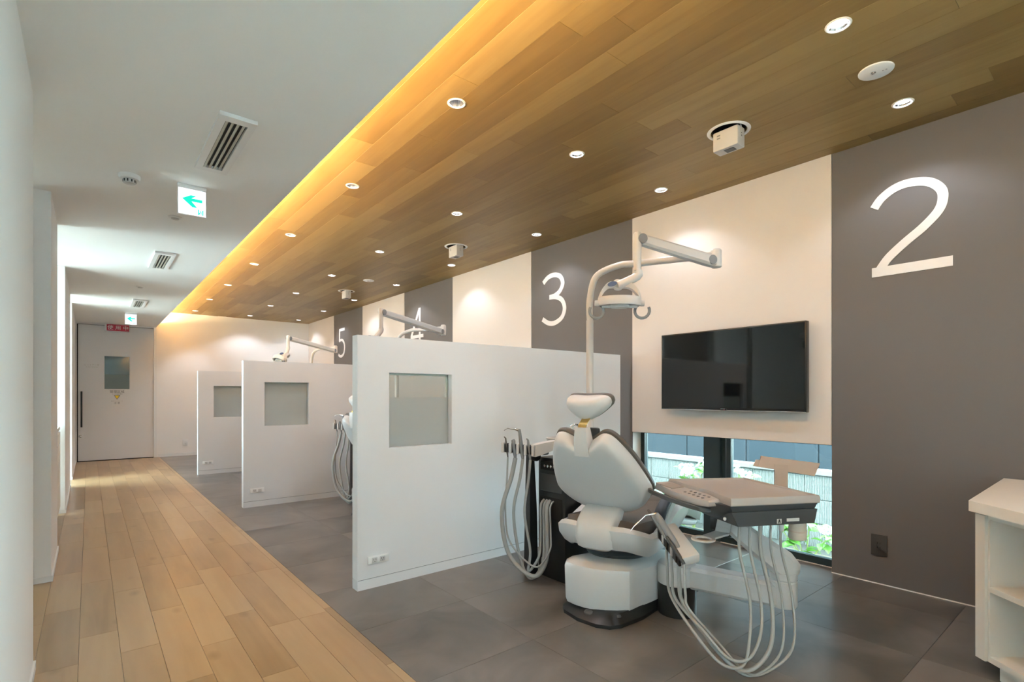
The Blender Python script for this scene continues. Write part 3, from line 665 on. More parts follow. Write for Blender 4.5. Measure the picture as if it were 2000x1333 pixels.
# ------------------------------------------------------------------ dental chair
CA = R(15); CO = Vector((2.15, 1.84, 0))
W2L = Matrix.Rotation(-CA, 4, 'Z') @ Matrix.Translation(-CO)       # world -> chair axes (f forward, l left, z)
def outline():
    half = [(0, -.020), (.09, -.022), (.165, .0), (.232, .058), (.266, .125), (.262, .19), (.228, .33), (.185, .44), (.148, .498), (.105, .505), (.06, .475), (.026, .452)]
    pts = [(t, s) for t, s in half] + [(0, .446)] + [(-t, s) for t, s in half[:0:-1]]
    return [(p.x, p.y) for p in catmull([(t, s, 0) for t, s in pts], 4, True)]
def dental_chair(label):
    e = empty('dental_chair', CO, label, 'dental chair', 'dental chairs', CA)
    # floor plate, base (aligned with the room)
    fp = [(1.985, 1.995), (1.945, 1.945), (1.925, 1.83), (1.94, 1.72), (1.975, 1.662), (2.03, 1.636), (2.2, 1.628), (2.42, 1.66), (2.80, 1.66), (2.86, 1.72), (2.86, 1.96), (2.80, 2.02), (2.06, 2.02)]
    MB().loft([[(x, y, 0) for x, y in fp], [(x, y, .018) for x, y in fp], [(2.4 + (x - 2.4) * .965, 1.83 + (y - 1.83) * .93, .03) for x, y in fp], [(2.4 + (x - 2.4) * .86, 1.83 + (y - 1.83) * .86, .058) for x, y in fp]]).build('floor_plate', 'plastic_black', e, xf=W2L)
    for px, py in ((1.985, 1.80), (2.06, 1.685)):
        MB().lathe((px, py, .034), [(.030, 0), (.030, .008), (.022, .016), (.008, .019)], 16).build('foot_button', 'plastic_dark', e, xf=W2L)
    MB().box(2.012, 2.018, 1.728, 1.734, .042, .049).box(2.012, 2.018, 1.715, 1.747, .0435, .0475).build('pedal_mark', 'plastic_white', e, xf=W2L)
    bp = [(2.0, 1.985), (1.955, 1.95), (1.952, 1.89), (1.962, 1.83), (1.985, 1.775), (2.02, 1.73), (2.065, 1.69), (2.118, 1.652), (2.30, 1.65), (2.62, 1.66), (2.70, 1.70), (2.70, 1.96), (2.64, 1.995)]
    sc_ = lambda k, z, dz=0: [(2.33 + (x - 2.33) * k, 1.82 + (y - 1.82) * k, z + dz * (2.2 - x)) for x, y in bp]
    MB().loft([sc_(.96, .055), sc_(.985, .08), sc_(1.0, .235, .06), sc_(.985, .25, .07), sc_(.90, .262, .08), sc_(.6, .275, .08)]).build('base_cover', 'plastic_white', e, xf=W2L, ang=24)
    bl = lambda k, z: [(.17 + .23 * k * math.cos(a) * 1.15, .18 * k * math.sin(a), z - .02 * math.cos(a)) for a in [2 * math.pi * j / 28 for j in range(28)]]
    MB().loft([bl(.80, .26), bl(.9, .29), bl(.84, .305), bl(.98, .33), bl(.90, .345), bl(1.0, .37)]).build('bellows', 'plastic_dark', e)
    # boat shaped seat shell: rings around a U, open to the front
    prof = []; path = [(.62, -.245), (.45, -.258), (.25, -.268), (.08, -.272), (-.02, -.258), (-.095, -.205), (-.13, -.11), (-.138, 0)]
    path = path + [(f, -l) for f, l in path[-2::-1]]
    P = catmull([(f, l, 0) for f, l in path], 4); n = len(P); rings = []
    for i, p in enumerate(P):
        t = (P[min(i + 1, n - 1)] - P[max(i - 1, 0)]).normalized(); out = Vector((t.y, -t.x, 0))
        if out.dot(Vector((p.x - .25, p.y, 0))) < 0: out = -out
        f = p.x; zt = .445 + (.075 if f > .08 else 0) * min(1, (f - .08) / .25) + .04 * max(0, min(1, (-.02 - f) / .10)); zb = .305 + .045 * max(0, min(1, (.04 - f) / .16)) + .06 * max(0, (f - .30) / .3)
        zm = (zt + zb) / 2; i_ = -out
        rings.append([p + Vector((0, 0, zt)) + out * -.004, p + out * .016 + Vector((0, 0, zt - .02)), p + out * .010 + Vector((0, 0, zm)), p - out * .02 + Vector((0, 0, zb + .02)), p + i_ * .05 + Vector((0, 0, zb)), p + i_ * .075 + Vector((0, 0, zb + .02)), p + i_ * .045 + Vector((0, 0, zm)), p + i_ * .035 + Vector((0, 0, zt - .015))])
    MB().loft(rings).build('seat_shell', 'plastic_white', e)
    MB().rbox((.28, 0, .385), (.54, .36, .04), .015).build('seat_pan', 'plastic_dark', e)
    # seat and leg rest cushions
    def cushion(rows, name, m):
        rings = []
        for f, w, z0, z1 in rows:
            rings.append([Vector((f, y * w, z)) for y, z in ((-.96, z0), (-1, (z0 + z1) / 2), (-.94, z1 - .008), (-.6, z1), (0, z1 - .012), (.6, z1), (.94, z1 - .008), (1, (z0 + z1) / 2), (.96, z0))])
        return MB().loft(rings).build(name, m, e)
    cushion([(-.08, .19, .40, .47), (-.04, .215, .39, .50), (.15, .222, .39, .485), (.38, .225, .395, .50), (.50, .222, .41, .515)], 'seat_cushion', 'upholstery')
    cushion([(.505, .222, .41, .515), (.62, .222, .42, .535), (.80, .215, .38, .50), (1.0, .20, .32, .43), (1.15, .18, .28, .385), (1.18, .15, .29, .36)], 'leg_rest_cushion', 'upholstery')
    MB().rbox((.80, 0, .34), (.62, .34, .05), .02, 2, Matrix.Rotation(R(12), 3, 'Y')).build('leg_rest_frame', 'plastic_white', e)
    # backrest: dish shell behind a thin cushion
    o0 = Vector((.075, 0, .575)); ds = Vector((-.637, 0, .771)); dn = Vector((-.771, 0, -.637)); ol = outline(); cs = .235
    def ring(k, depth, ks=None):
        ks = ks or k
        q = min(1, max(0, (.97 - k) / .30)); out = []
        for t, s in ol:
            a = math.atan2(s - cs, t); et, es = .255 * math.cos(a), .235 * math.sin(a)
            t2, s2 = t * (1 - q) + et * q, (s - cs) * (1 - q) + es * q
            out.append(o0 + Vector((0, -t2 * k, 0)) + ds * (cs + s2 * k) + dn * (depth - .12 * (t2 * k) ** 2))
        return out
    MB().loft([ring(.985, .0), ring(1.0, .006), ring(.995, .02), ring(.975, .050), ring(.945, .068), ring(.89, .078), ring(.78, .084), ring(.60, .089), ring(.40, .092), ring(.2, .093)]).build('back_shell', 'plastic_white', e, ang=50)
    MB().loft([ring(.97, -.001), ring(1.015, -.008), ring(1.015, -.022), ring(.97, -.038), ring(.80, -.046), ring(.4, -.04)]).build('back_cushion', 'upholstery', e, ang=50)
    # hinge cover under the backrest
    hc = []
    for z, f0, w, d in ((.350, -.135, .075, .08), (.364, -.158, .095, .12), (.41, -.172, .106, .15), (.46, -.168, .108, .17), (.50, -.145, .108, .17), (.535, -.10, .106, .15), (.56, -.04, .10, .10)):
        hc.append([(f0 + d * (1 - math.cos(a)) * .5 if False else f0 + d * .5 - d * .5 * math.copysign(abs(math.cos(a)) ** .5, math.cos(a)), w * math.copysign(abs(math.sin(a)) ** .55, math.sin(a)), z) for a in [2 * math.pi * j / 24 for j in range(24)]])
    MB().loft(hc).build('hinge_cover', 'plastic_white', e)
    # headrest
    tp = o0 + ds * .44 + dn * .030
    MB().loft([[tp + Vector((a, b, c)) for a, b in ((-.035, -.040), (.03, -.045), (.03, .045), (-.035, .040))] for a0, c in ((0, -.05),)] + [[tp + Vector((a - .022, b, c)) for a, b in ((-.03, -.036), (.03, -.040), (.03, .040), (-.03, .036))] for c in (.03,)] + [[tp + Vector((a - .03, b, .095)) for a, b in ((-.022, -.03), (.022, -.032), (.022, .032), (-.022, .03))]]).build('headrest_block', 'plastic_white', e)
    q = tp + Vector((-.03, 0, .085)); hcn = Vector((-.188, 0, 1.102))
    bx_ = [q + Vector((-.004, 0, 0)), q + Vector((-.006, -.006, .025)), hcn + Vector((-.02, -.008, -.05)), hcn + Vector((-.005, -.008, -.02))]
    MB().loft([[c + Vector((dx, dy, 0)) for dx, dy in ((-.003, -.022), (.003, -.022), (.003, .022), (-.003, .022))] for c in bx_]).build('headrest_bar', 'brass', e, smooth=False)
    hm = axes((-.9, 0, -.30), (0, -1, 0))              # z: backwards, x: right
    hsg = -1 if (hm @ Vector((0, 1, 0))).z > 0 else 1
    def hring(k, d):
        pts = []
        for j in range(32):
            a = 2 * math.pi * j / 32; cx, cy = math.cos(a), math.sin(a)
            x = .122 * math.copysign(abs(cx) ** .75, cx); y = .062 * math.copysign(abs(cy) ** .8, cy) - hsg * (.020 * (x / .122) ** 2 - .010)
            x *= 1 - .38 * max(0, y * hsg / .062); pts.append(hcn + hm @ Vector((x * k, y * k, d - .20 * (x * k) ** 2 / .122)))
        return pts
    yflip = hm @ Vector((0, 1, 0))
    MB().loft([hring(.97, 0), hring(1, .006), hring(.98, .03), hring(.88, .055), hring(.65, .072), hring(.3, .078)]).build('headrest_shell', 'plastic_white', e, ang=50)
    MB().loft([hring(.98, -.001), hring(1.04, -.008), hring(1.04, -.02), hring(.97, -.034), hring(.6, -.038)]).build('headrest_cushion', 'upholstery', e, ang=50)
    MB().rbox(tp + Vector((.06, .0, .06)), (.03, .10, .06), .01).build('headrest_release', 'plastic_dark', e)
    # arm rests
    for s in (-1,):
        sup = catmull([(.16, s * .258, .43), (.185, s * .262, .49), (.24, s * .266, .55), (.35, s * .268, .585)], 5)
        a = MB().loft([[p + Vector((0, -.02, -.02)), p + Vector((0, .02, -.02)), p + Vector((-.02, .02, .01)), p + Vector((-.02, -.02, .01))] for p in sup]).build('armrest_support', 'plastic_white', e)
        pad = catmull([(.06, s * .272, .492), (.085, s * .272, .528), (.14, s * .272, .568), (.22, s * .272, .598), (.32, s * .272, .614), (.42, s * .272, .617)], 4)
        rings = []; m_ = len(pad)
        for i, p in enumerate(pad):
            t = (pad[min(i + 1, m_ - 1)] - pad[max(i - 1, 0)]).normalized(); nn = Vector((-t.z, 0, t.x)); k = min(1, .55 + .6 * min(i, m_ - 1 - i) / 3)
            rings.append([p + Vector((0, .032 * k * math.cos(b), 0)) + nn * (.022 * k * math.sin(b)) for b in [2 * math.pi * j / 14 for j in range(14)]])
        MB().loft(rings).build('armrest_pad', 'pad_dark', e)
    return e
chair1 = dental_chair('white and charcoal dental chair in the nearest bay')

# ------------------------------------------------------------------ instrument tray on its swing arm
TO = Vector((2.42, 1.60, 0)); e = empty('instrument_tray', TO, 'dentist instrument tray with hanging hoses on a white swing arm', 'instrument tray')
def tb(mb, name, m, par=None, sm=True, ang=38): return mb.build(name, m, par or e, TO, sm, ang=ang)
tb(MB().lathe((2.42, 1.575, 0), [(.098, 0), (.098, .16)], 28), 'post', 'plastic_black')
tb(MB().lathe((2.42, 1.575, 0), [(.098, .16), (.102, .165), (.102, .245), (.095, .262), (.07, .268)], 28), 'post_cap', 'plastic_white')
pa, pb = Vector((2.42, 1.57, 0)), Vector((2.545, 1.085, 0)); dA = (pb - pa).normalized(); nA = Vector((dA.y, -dA.x, 0))
def sec(p, w, z0, z1): return [p + nA * (-w) + Vector((0, 0, z0 + .015)), p + nA * (-w + .012) + Vector((0, 0, z0)), p + nA * (w - .012) + Vector((0, 0, z0)), p + nA * w + Vector((0, 0, z0 + .015)), p + nA * w + Vector((0, 0, z1 - .015)), p + nA * (w - .015) + Vector((0, 0, z1)), p + nA * (-w + .015) + Vector((0, 0, z1)), p + nA * (-w) + Vector((0, 0, z1 - .015))]
tb(MB().loft([sec(pa + dA * .05, .055, .150, .262), sec(pa + dA * .25, .052, .152, .262), sec(pb, .056, .155, .268)]), 'lower_arm', 'plastic_white')
tb(MB().lathe(pb, [(.055, .155), (.060, .165), (.060, .275), (.054, .28), (.054, .284), (.060, .288), (.060, .315)], 24), 'elbow', 'plastic_white')
ua = Vector((2.548, 1.085, .34)); ub = Vector((2.36, 1.27, .555)); dU = (ub - ua).normalized(); sU = Vector((dU.y, -dU.x, 0)).normalized(); vU = dU.cross(sU)
if vU.z < 0: vU = -vU
def usec(p, w, h0, h1): return [p + sU * (w * a) + vU * b for a, b in ((-1, -h0 * .7), (-.7, -h0), (.7, -h0), (1, -h0 * .7), (1, h1 * .7), (.7, h1), (-.7, h1), (-1, h1 * .7))]
tb(MB().loft([usec(ua - dU * .06, .03, .02, .03), usec(ua - dU * .035, .05, .045, .055), usec(ua + dU * .03, .055, .055, .07), usec(ua + dU * .20, .05, .05, .05), usec(ub, .045, .04, .04)]), 'upper_arm', 'plastic_white')
tb(MB().rbox(ub + Vector((-.01, .01, 0)), (.09, .09, .10), .01), 'tray_pivot', 'plastic_black')
T4 = [(2.063, 1.088), (2.434, .885), (2.660, 1.330), (2.307, 1.551), (2.215, 1.380), (2.170, 1.255), (2.101, 1.156)]
def shr(poly, k, c=None):
    c = c or (2.36, 1.22); return [(c[0] + (x - c[0]) * k, c[1] + (y - c[1]) * k) for x, y in poly]
z3 = lambda poly, z: [(x, y, z) for x, y in poly]
tb(MB().loft([z3(shr(T4, .985), .686), z3(T4, .690), z3(T4, .714), z3(shr(T4, .985), .720), z3(shr(T4, .96), .720), z3(shr(T4, .95), .712)]), 'tray_top', 'tray_top')
B4 = [(2.070, 1.095), (2.432, .893), (2.650, 1.328), (2.307, 1.54), (2.20, 1.50), (2.09, 1.30)]
tb(MB().loft([z3(shr(B4, .62, (2.37, 1.05)), .597), z3(shr(B4, .72, (2.37, 1.05)), .603), z3(shr(B4, .90, (2.37, 1.1)), .645), z3(B4, .687)]), 'tray_body', 'plastic_dark')
tb(MB().hexa([(2.105, 1.078, .598), (2.425, .904, .598), (2.52, 1.08, .596), (2.20, 1.26, .596), (2.075, 1.092, .66), (2.432, .895, .66), (2.52, 1.08, .66), (2.20, 1.26, .66)]), 'front_fascia', 'plastic_dark', None, False)
# control panel ledge on the chair side
cpn = [(2.105, 1.158), (2.172, 1.255), (2.216, 1.378), (2.300, 1.545), (2.235, 1.580), (2.115, 1.405), (2.045, 1.235), (2.048, 1.178)]
tb(MB().loft([z3(shr(cpn, .98, (2.13, 1.38)), .672), z3(cpn, .677), z3(cpn, .692), [(x, y, .698 + .05 * max(0, x - 2.05)) for x, y in shr(cpn, .97, (2.13, 1.38))]]), 'control_panel', 'tray_top')
tb(MB().hexa([(2.155, 1.43, .700), (2.215, 1.405, .703), (2.262, 1.505, .705), (2.20, 1.53, .702), (2.155, 1.43, .7065), (2.215, 1.405, .7095), (2.262, 1.505, .712), (2.20, 1.53, .709)]), 'display', 'display', None, False)
for k in range(5):
    for j in range(2):
        q = Vector((2.078 + .022 * k * .6 + .030 * j, 1.225 + .030 * k - .012 * j, .7015 + .0018 * j + .0006 * k)); tb(MB().rbox(q, (.012, .010, .003), .001, 1), 'button', 'ink')
hp = catmull([(2.075, 1.19, .655), (2.035, 1.235, .664), (2.08, 1.40, .672), (2.165, 1.565, .678), (2.24, 1.59, .678)], 5)
tb(MB().loft([[p + Vector((a, b * .3, c)) for a, b, c in ((-.010, 0, -.010), (.010, 0, -.010), (.010, 0, .007), (-.010, 0, .007))] for p in hp]), 'handle_rail', 'plastic_dark')
tb(MB().lathe((2.068, 1.118, .632), [(.007, 0), (.007, .012), (.005, .015)], 14, mtx=axes((-.87, -.45, 0), (0, 0, 1))), 'knob', 'plastic_white')
fd = (Vector((2.432, .895, 0)) - Vector((2.075, 1.092, 0))).normalized(); fn = Vector((fd.y, -fd.x, 0)); 
if fn.dot(Vector((-1, -1, 0))) < 0: fn = -fn
def fplate(u0, u1, z0, z1, name, m, off=.006, par=None):
    a = Vector((2.095, 1.081, 0)) + fn * off + fd * u0; b = Vector((2.095, 1.081, 0)) + fn * off + fd * u1; n2 = fn * .002
    return tb(MB().hexa([(a.x, a.y, z0), (b.x, b.y, z0), (b.x + n2.x, b.y + n2.y, z0), (a.x + n2.x, a.y + n2.y, z0), (a.x, a.y, z1), (b.x, b.y, z1), (b.x + n2.x, b.y + n2.y, z1), (a.x + n2.x, a.y + n2.y, z1)]), name, m, par, False)
ic = fplate(.185, .207, .606, .626, 'type_mark', 'plastic_white', .004)
for u0, u1, z0, z1 in ((.193, .199, .620, .624), (.193, .199, .613, .620), (.190, .202, .616, .618), (.191, .194, .608, .613), (.198, .201, .608, .613)): fplate(u0, u1, z0, z1, 'figure', 'plastic_black', .0055, ic)
fplate(.232, .292, .613, .626, 'rating_label', 'plastic_white', .004)
# cup ring, jar, note board
rc = Vector((2.10, 1.235, .515)); ring = MB(); n = 28
ring.loft([[rc + Vector((math.cos(2 * math.pi * j / n) * r, math.sin(2 * math.pi * j / n) * r, z)) for j in range(n)] for r, z in ((.034, -.004), (.050, -.004), (.052, 0), (.050, .004), (.034, .004), (.034, -.004))], False, False)
ring.loft([[rc + Vector(v) for v in ((.045, -.03, -.004), (.045, .03, -.004), (.045, .03, .004), (.045, -.03, .004))], [rc + Vector(v) for v in ((.16, -.035, -.004), (.16, .035, -.004), (.16, .035, .004), (.16, -.035, .004))], [rc + Vector(v) for v in ((.19, -.035, .075), (.19, .035, .075), (.197, .035, .075), (.197, -.035, .075))]])
tb(ring, 'cup_ring', 'plastic_white')
tb(MB().lathe((2.405, .965, 0), [(.034, .520), (.036, .527), (.036, .552), (.033, .556), (.036, .560), (.034, .598)], 22), 'filter_jar', 'jar')
tb(MB().lathe((2.405, .965, 0), [(.0375, .553), (.0375, .560)], 22), 'jar_band', 'cardboard')
def vquad(a, b, z0a, z1a, z0b, z1b, th, name, m):
    a, b = Vector(a), Vector(b); t = (b - a).normalized(); nn = Vector((t.y, -t.x, 0)) * th
    return tb(MB().hexa([a + Vector((0, 0, z0a)), b + Vector((0, 0, z0b)), b + nn + Vector((0, 0, z0b)), a + nn + Vector((0, 0, z0a)), a + Vector((0, 0, z1a)), b + Vector((0, 0, z1b)), b + nn + Vector((0, 0, z1b)), a + nn + Vector((0, 0, z1a))]), name, m, None, False)
# instrument holder and handpieces
HA, HB = Vector((2.115, 1.445, .515)), Vector((2.015, 1.255, .430)); hd = (HB - HA).normalized(); hs = Vector((.80, -.55, .18)); hs = (hs - hd * hs.dot(hd)).normalized(); hn = hd.cross(hs)
if hn.z < 0: hn = -hn
hmx = Matrix((hs, hd, hn)).transposed()
if hmx.determinant() < 0: hmx = Matrix((-hs, hd, hn)).transposed()
hold = tb(MB().rbox((HA + HB) / 2 + hs * .012, (.085, .235, .050), .010, 2, hmx), 'instrument_holder', 'plastic_white')
tb(MB().rbox((HA + HB) / 2 - hs * .034 - hn * .004, (.012, .215, .052), .003, 1, hmx), 'holder_rail', 'plastic_black')
hang = [Vector((2.10 + .022 * k, 1.46 - .052 * k, .42)) for k in range(5)]
for k in range(5):
    c = HA + hd * (.03 + .042 * k) - hs * .036
    tb(MB().rbox(c + hn * .004, (.020, .016, .050), .003, 1, hmx), 'cradle', 'plastic_black' if k % 2 == 0 else 'plastic_white')
up = (hn * .50 - hd * .82 - hs * .16).normalized()
ends = []
for k in range(5):
    c = HA + hd * (.03 + .042 * k) - hs * (.036, .034, .022, .036, .036)[k] + hn * (.032, .032, .042, .030, .030)[k]; tipl = (.105, .11, .125, .05, .05)[k]; rr = (.009, .009, .0175, .009, .009)[k]
    hpz = tb(MB().tube([c - up * .055, c - up * .02, c + up * .02, c + up * tipl * .8, c + up * tipl], [rr * .8, rr, rr, rr * .9, rr * .6], 12), 'handpiece', ('upholstery', 'hose_grey', 'plastic_grey', 'plastic_dark', 'plastic_dark')[k])
    if k == 2:
        tip = c + up * tipl; tb(MB().tube([tip, tip - hs * .05 + hn * .005, tip - hs * .11 - Vector((0, 0, .035)), tip - hs * .125 - Vector((0, 0, .052))], [.007, .0035, .003, .0022], 8), 'nozzle', 'chrome', hpz)
    s0 = c - up * .055; en = Vector((2.095, 1.081, .60)) + fd * (.045 + .050 * k) - fn * .045; kk = k * .012
    mid = (s0 + en) / 2; bz = (.045, .075, .05, .015, .02)[k]
    bx_, by_ = 1.985 + .022 * k, 1.085 - .012 * k; bz = (.05, .075, .035, .012, .012)[k]
    pth = catmull([s0, s0 + Vector((-.010, -.012, -.12)), Vector((s0.x - .01, s0.y - .03, .24)), Vector((bx_ - .035, by_ + .09, bz + .10)), Vector((bx_, by_, bz + .01)), Vector((bx_ + .07, by_ - .05, bz)), Vector((en.x - .06, en.y - .07, bz + .08)), Vector((en.x - .01, en.y - .05, .28)), Vector((en.x, en.y, .48)), en], 7)
    tb(MB().tube(pth, (.0065, .0065, .0085, .005, .0055)[k], 10), 'hose', 'hose_grey', hpz)
tb(MB().lathe(Vector((2.095, 1.081, 0)) + fd * .245 - fn * .045, [(.011, .56), (.011, .602)], 12), 'hose_socket', 'plastic_white')

# beige T shaped note board on a bracket of the tray
def board(c0, c1, c2, c3, name, th=.012):
    a = [Vector(c) for c in (c0, c1, c2, c3)]; nn = (a[1] - a[0]).cross(a[3] - a[0]).normalized() * th
    return tb(MB().hexa(a + [v + nn for v in a]), name, 'cardboard', None, False)
board((2.73, 1.275, .832), (2.909, 1.057, .800), (2.885, 1.075, .735), (2.715, 1.283, .775), 'note_board')
board((2.715, 1.293, .812), (2.735, 1.268, .808), (2.728, 1.27, .772), (2.70, 1.303, .780), 'note_board_tab')
board((2.765, 1.222, .79), (2.805, 1.172, .79), (2.805, 1.172, .60), (2.765, 1.222, .60), 'note_board_post')
tb(MB().hexa([(2.50, 1.05, .60), (2.56, 1.16, .60), (2.80, 1.23, .60), (2.815, 1.17, .60), (2.50, 1.05, .615), (2.56, 1.16, .615), (2.80, 1.23, .615), (2.815, 1.17, .615)]), 'note_board_bracket', 'plastic_dark', None, False)

# ------------------------------------------------------------------ cuspidor tower with assistant holder
def cuspidor(label):
    U = Vector((2.45, 2.36, 0)); e = empty('cuspidor_unit', U, label, 'cuspidor unit', 'cuspidor units beside the dental chairs')
    def b_(mb, name, m, par=None, sm=True): return mb.build(name, m, par or e, U, sm)
    b_(MB().rbox((2.47, 2.352, .378), (.46, .244, .756), .008), 'tower', 'plastic_black')
    b_(MB().rbox((2.238, 2.352, .705), (.010, .19, .055), .002, 1), 'dial_panel', 'black_gap')
    for k in range(4): b_(MB().lathe((2.232, 2.40 - .028 * k, .705), [(.009, 0), (.009, -.006), (.005, -.008)], 12, 'X'), 'dial', 'steel')
    b_(MB().rbox((2.238, 2.352, .60), (.006, .20, .11), .003, 1), 'front_panel', 'plastic_dark')
    b_(MB().rbox((2.237, 2.352, .44), (.006, .20, .14), .003, 1), 'hose_port', 'black_gap')
    b_(MB().rbox((2.2375, 2.42, .10), (.004, .05, .03), .001, 1), 'rating_label', 'plastic_grey')
    b_(MB().lathe((2.42, 2.40, 0), [(.06, .75), (.07, .79), (.12, .835), (.132, .872), (.126, .874), (.110, .835), (.04, .80)], 28), 'bowl', 'plastic_white')
    b_(MB().tube(catmull([(2.54, 2.40, .75), (2.54, 2.40, .92), (2.51, 2.40, .955), (2.46, 2.40, .94)], 5), .008, 10), 'faucet', 'chrome')
    # column and arm
    b_(MB().loft([[(2.205 + a * .034, 2.505 + c * .030, 0) for a, c in ((-1, -1), (1, -1), (1, 1), (-1, 1))], [(2.20 + a * .030, 2.50 + c * .026, .40) for a, c in ((-1, -1), (1, -1), (1, 1), (-1, 1))], [(2.185 + a * .018, 2.49 + c * .018, .775) for a, c in ((-1, -1), (1, -1), (1, 1), (-1, 1))]]), 'column', 'plastic_black')
    b_(MB().lathe((2.20, 2.455, .765), [(.030, -.018), (.034, -.012), (.034, .012), (.030, .018)], 16, 'Y'), 'pivot_knob', 'plastic_black')
    b_(MB().rbox((2.215, 2.43, .79), (.06, .11, .03), .008), 'pivot', 'plastic_dark')
    arm = [((2.38, 2.335, .845), .030, .020), ((2.27, 2.36, .840), .030, .026), ((2.17, 2.39, .815), .026, .036), ((2.135, 2.405, .805), .022, .036)]
    b_(MB().loft([[Vector(c) + Vector((a * .3 * w, b2 * w, d * h)) for a, b2, d, in ((0, -1, -1), (0, 1, -1), (0, 1, 1), (0, -1, 1))] for c, w, h in arm]), 'holder_arm', 'plastic_white')
    h0, h1 = Vector((2.14, 2.40, .805)), Vector((2.015, 2.56, .825)); hd = (h1 - h0).normalized(); sd_ = Vector((-.75, -.62, 0)); sd_ = (sd_ - hd * sd_.dot(hd)).normalized()
    mx = Matrix((hd, hd.cross(sd_) * -1 if False else sd_, Vector(hd).cross(sd_))).transposed(); mx = axes((0, 0, 1), hd)
    b_(MB().rbox((h0 + h1) / 2 - sd_ * .022, (.21, .02, .05), .004, 1, mx), 'holder_bar', 'plastic_black')
    hang = []
    for k in range(5): b_(MB().rbox(h0 + hd * (.006 + .048 * k) + sd_ * .004, (.016, .050, .064), .003, 1, mx), 'holder_fin', 'plastic_white')
    for k in range(4):
        c = h0 + hd * (.030 + .048 * k) + sd_ * .010; r = (.008, .012, .012, .006)[k]; up = Vector((-.12, .04, 1)).normalized(); tl = (.075, .125, .055, .070)[k]
        b_(MB().rbox(c - sd_ * .012, (.028, .036, .054), .004, 1, mx), 'cradle', 'plastic_black')
        ip = b_(MB().tube([c - up * .06, c - up * .03, c + up * .03, c + up * tl * .85, c + up * tl + Vector((-.008 if k in (0, 3) else 0, .004, 0))], [r * .7, r, r, r * (.8 if k != 2 else 1.1), r * (.45 if k in (0, 3) else .9)], 12), 'suction_handpiece', 'plastic_grey' if k != 3 else 'upholstery')
        if k == 1:
            t_ = c + up * tl; b_(MB().tube([t_ - up * .006, t_ + hd * .03, t_ + hd * .075 + Vector((0, 0, 0)), t_ + hd * .098 - Vector((0, 0, .016))], [.009, .006, .0028, .0022], 8), 'nozzle', 'steel', ip)
        s0 = c - up * .06; en = Vector((2.235, 2.41 - .028 * k, .49)); lo = (.055, .015, .03, .10)[k]; hr = (.0085, .0095, .0135, .0055)[k]
        sw = Vector(((-.03, -.05, -.075, -.02)[k], (.02, .03, .04, 0)[k], 0))
        pth = catmull([s0, s0 + Vector((0, 0, -.12)) + sw * .3, Vector((s0.x, s0.y, .42)) + sw, Vector((s0.x + .02, s0.y - .02, lo + .13)) + sw * .8, Vector((2.10, 2.41 - .02 * k, lo + hr)), Vector((2.165, 2.38 - .03 * k, lo + .10)), Vector((2.195, 2.40 - .03 * k, .30)), Vector((2.205, 2.41 - .028 * k, .45)), en], 7)
        b_(MB().tube(pth, hr, 10), 'hose', 'hose_grey', ip)
    return e
cusp1 = cuspidor('black cuspidor tower with suction hoses left of the nearest dental chair')

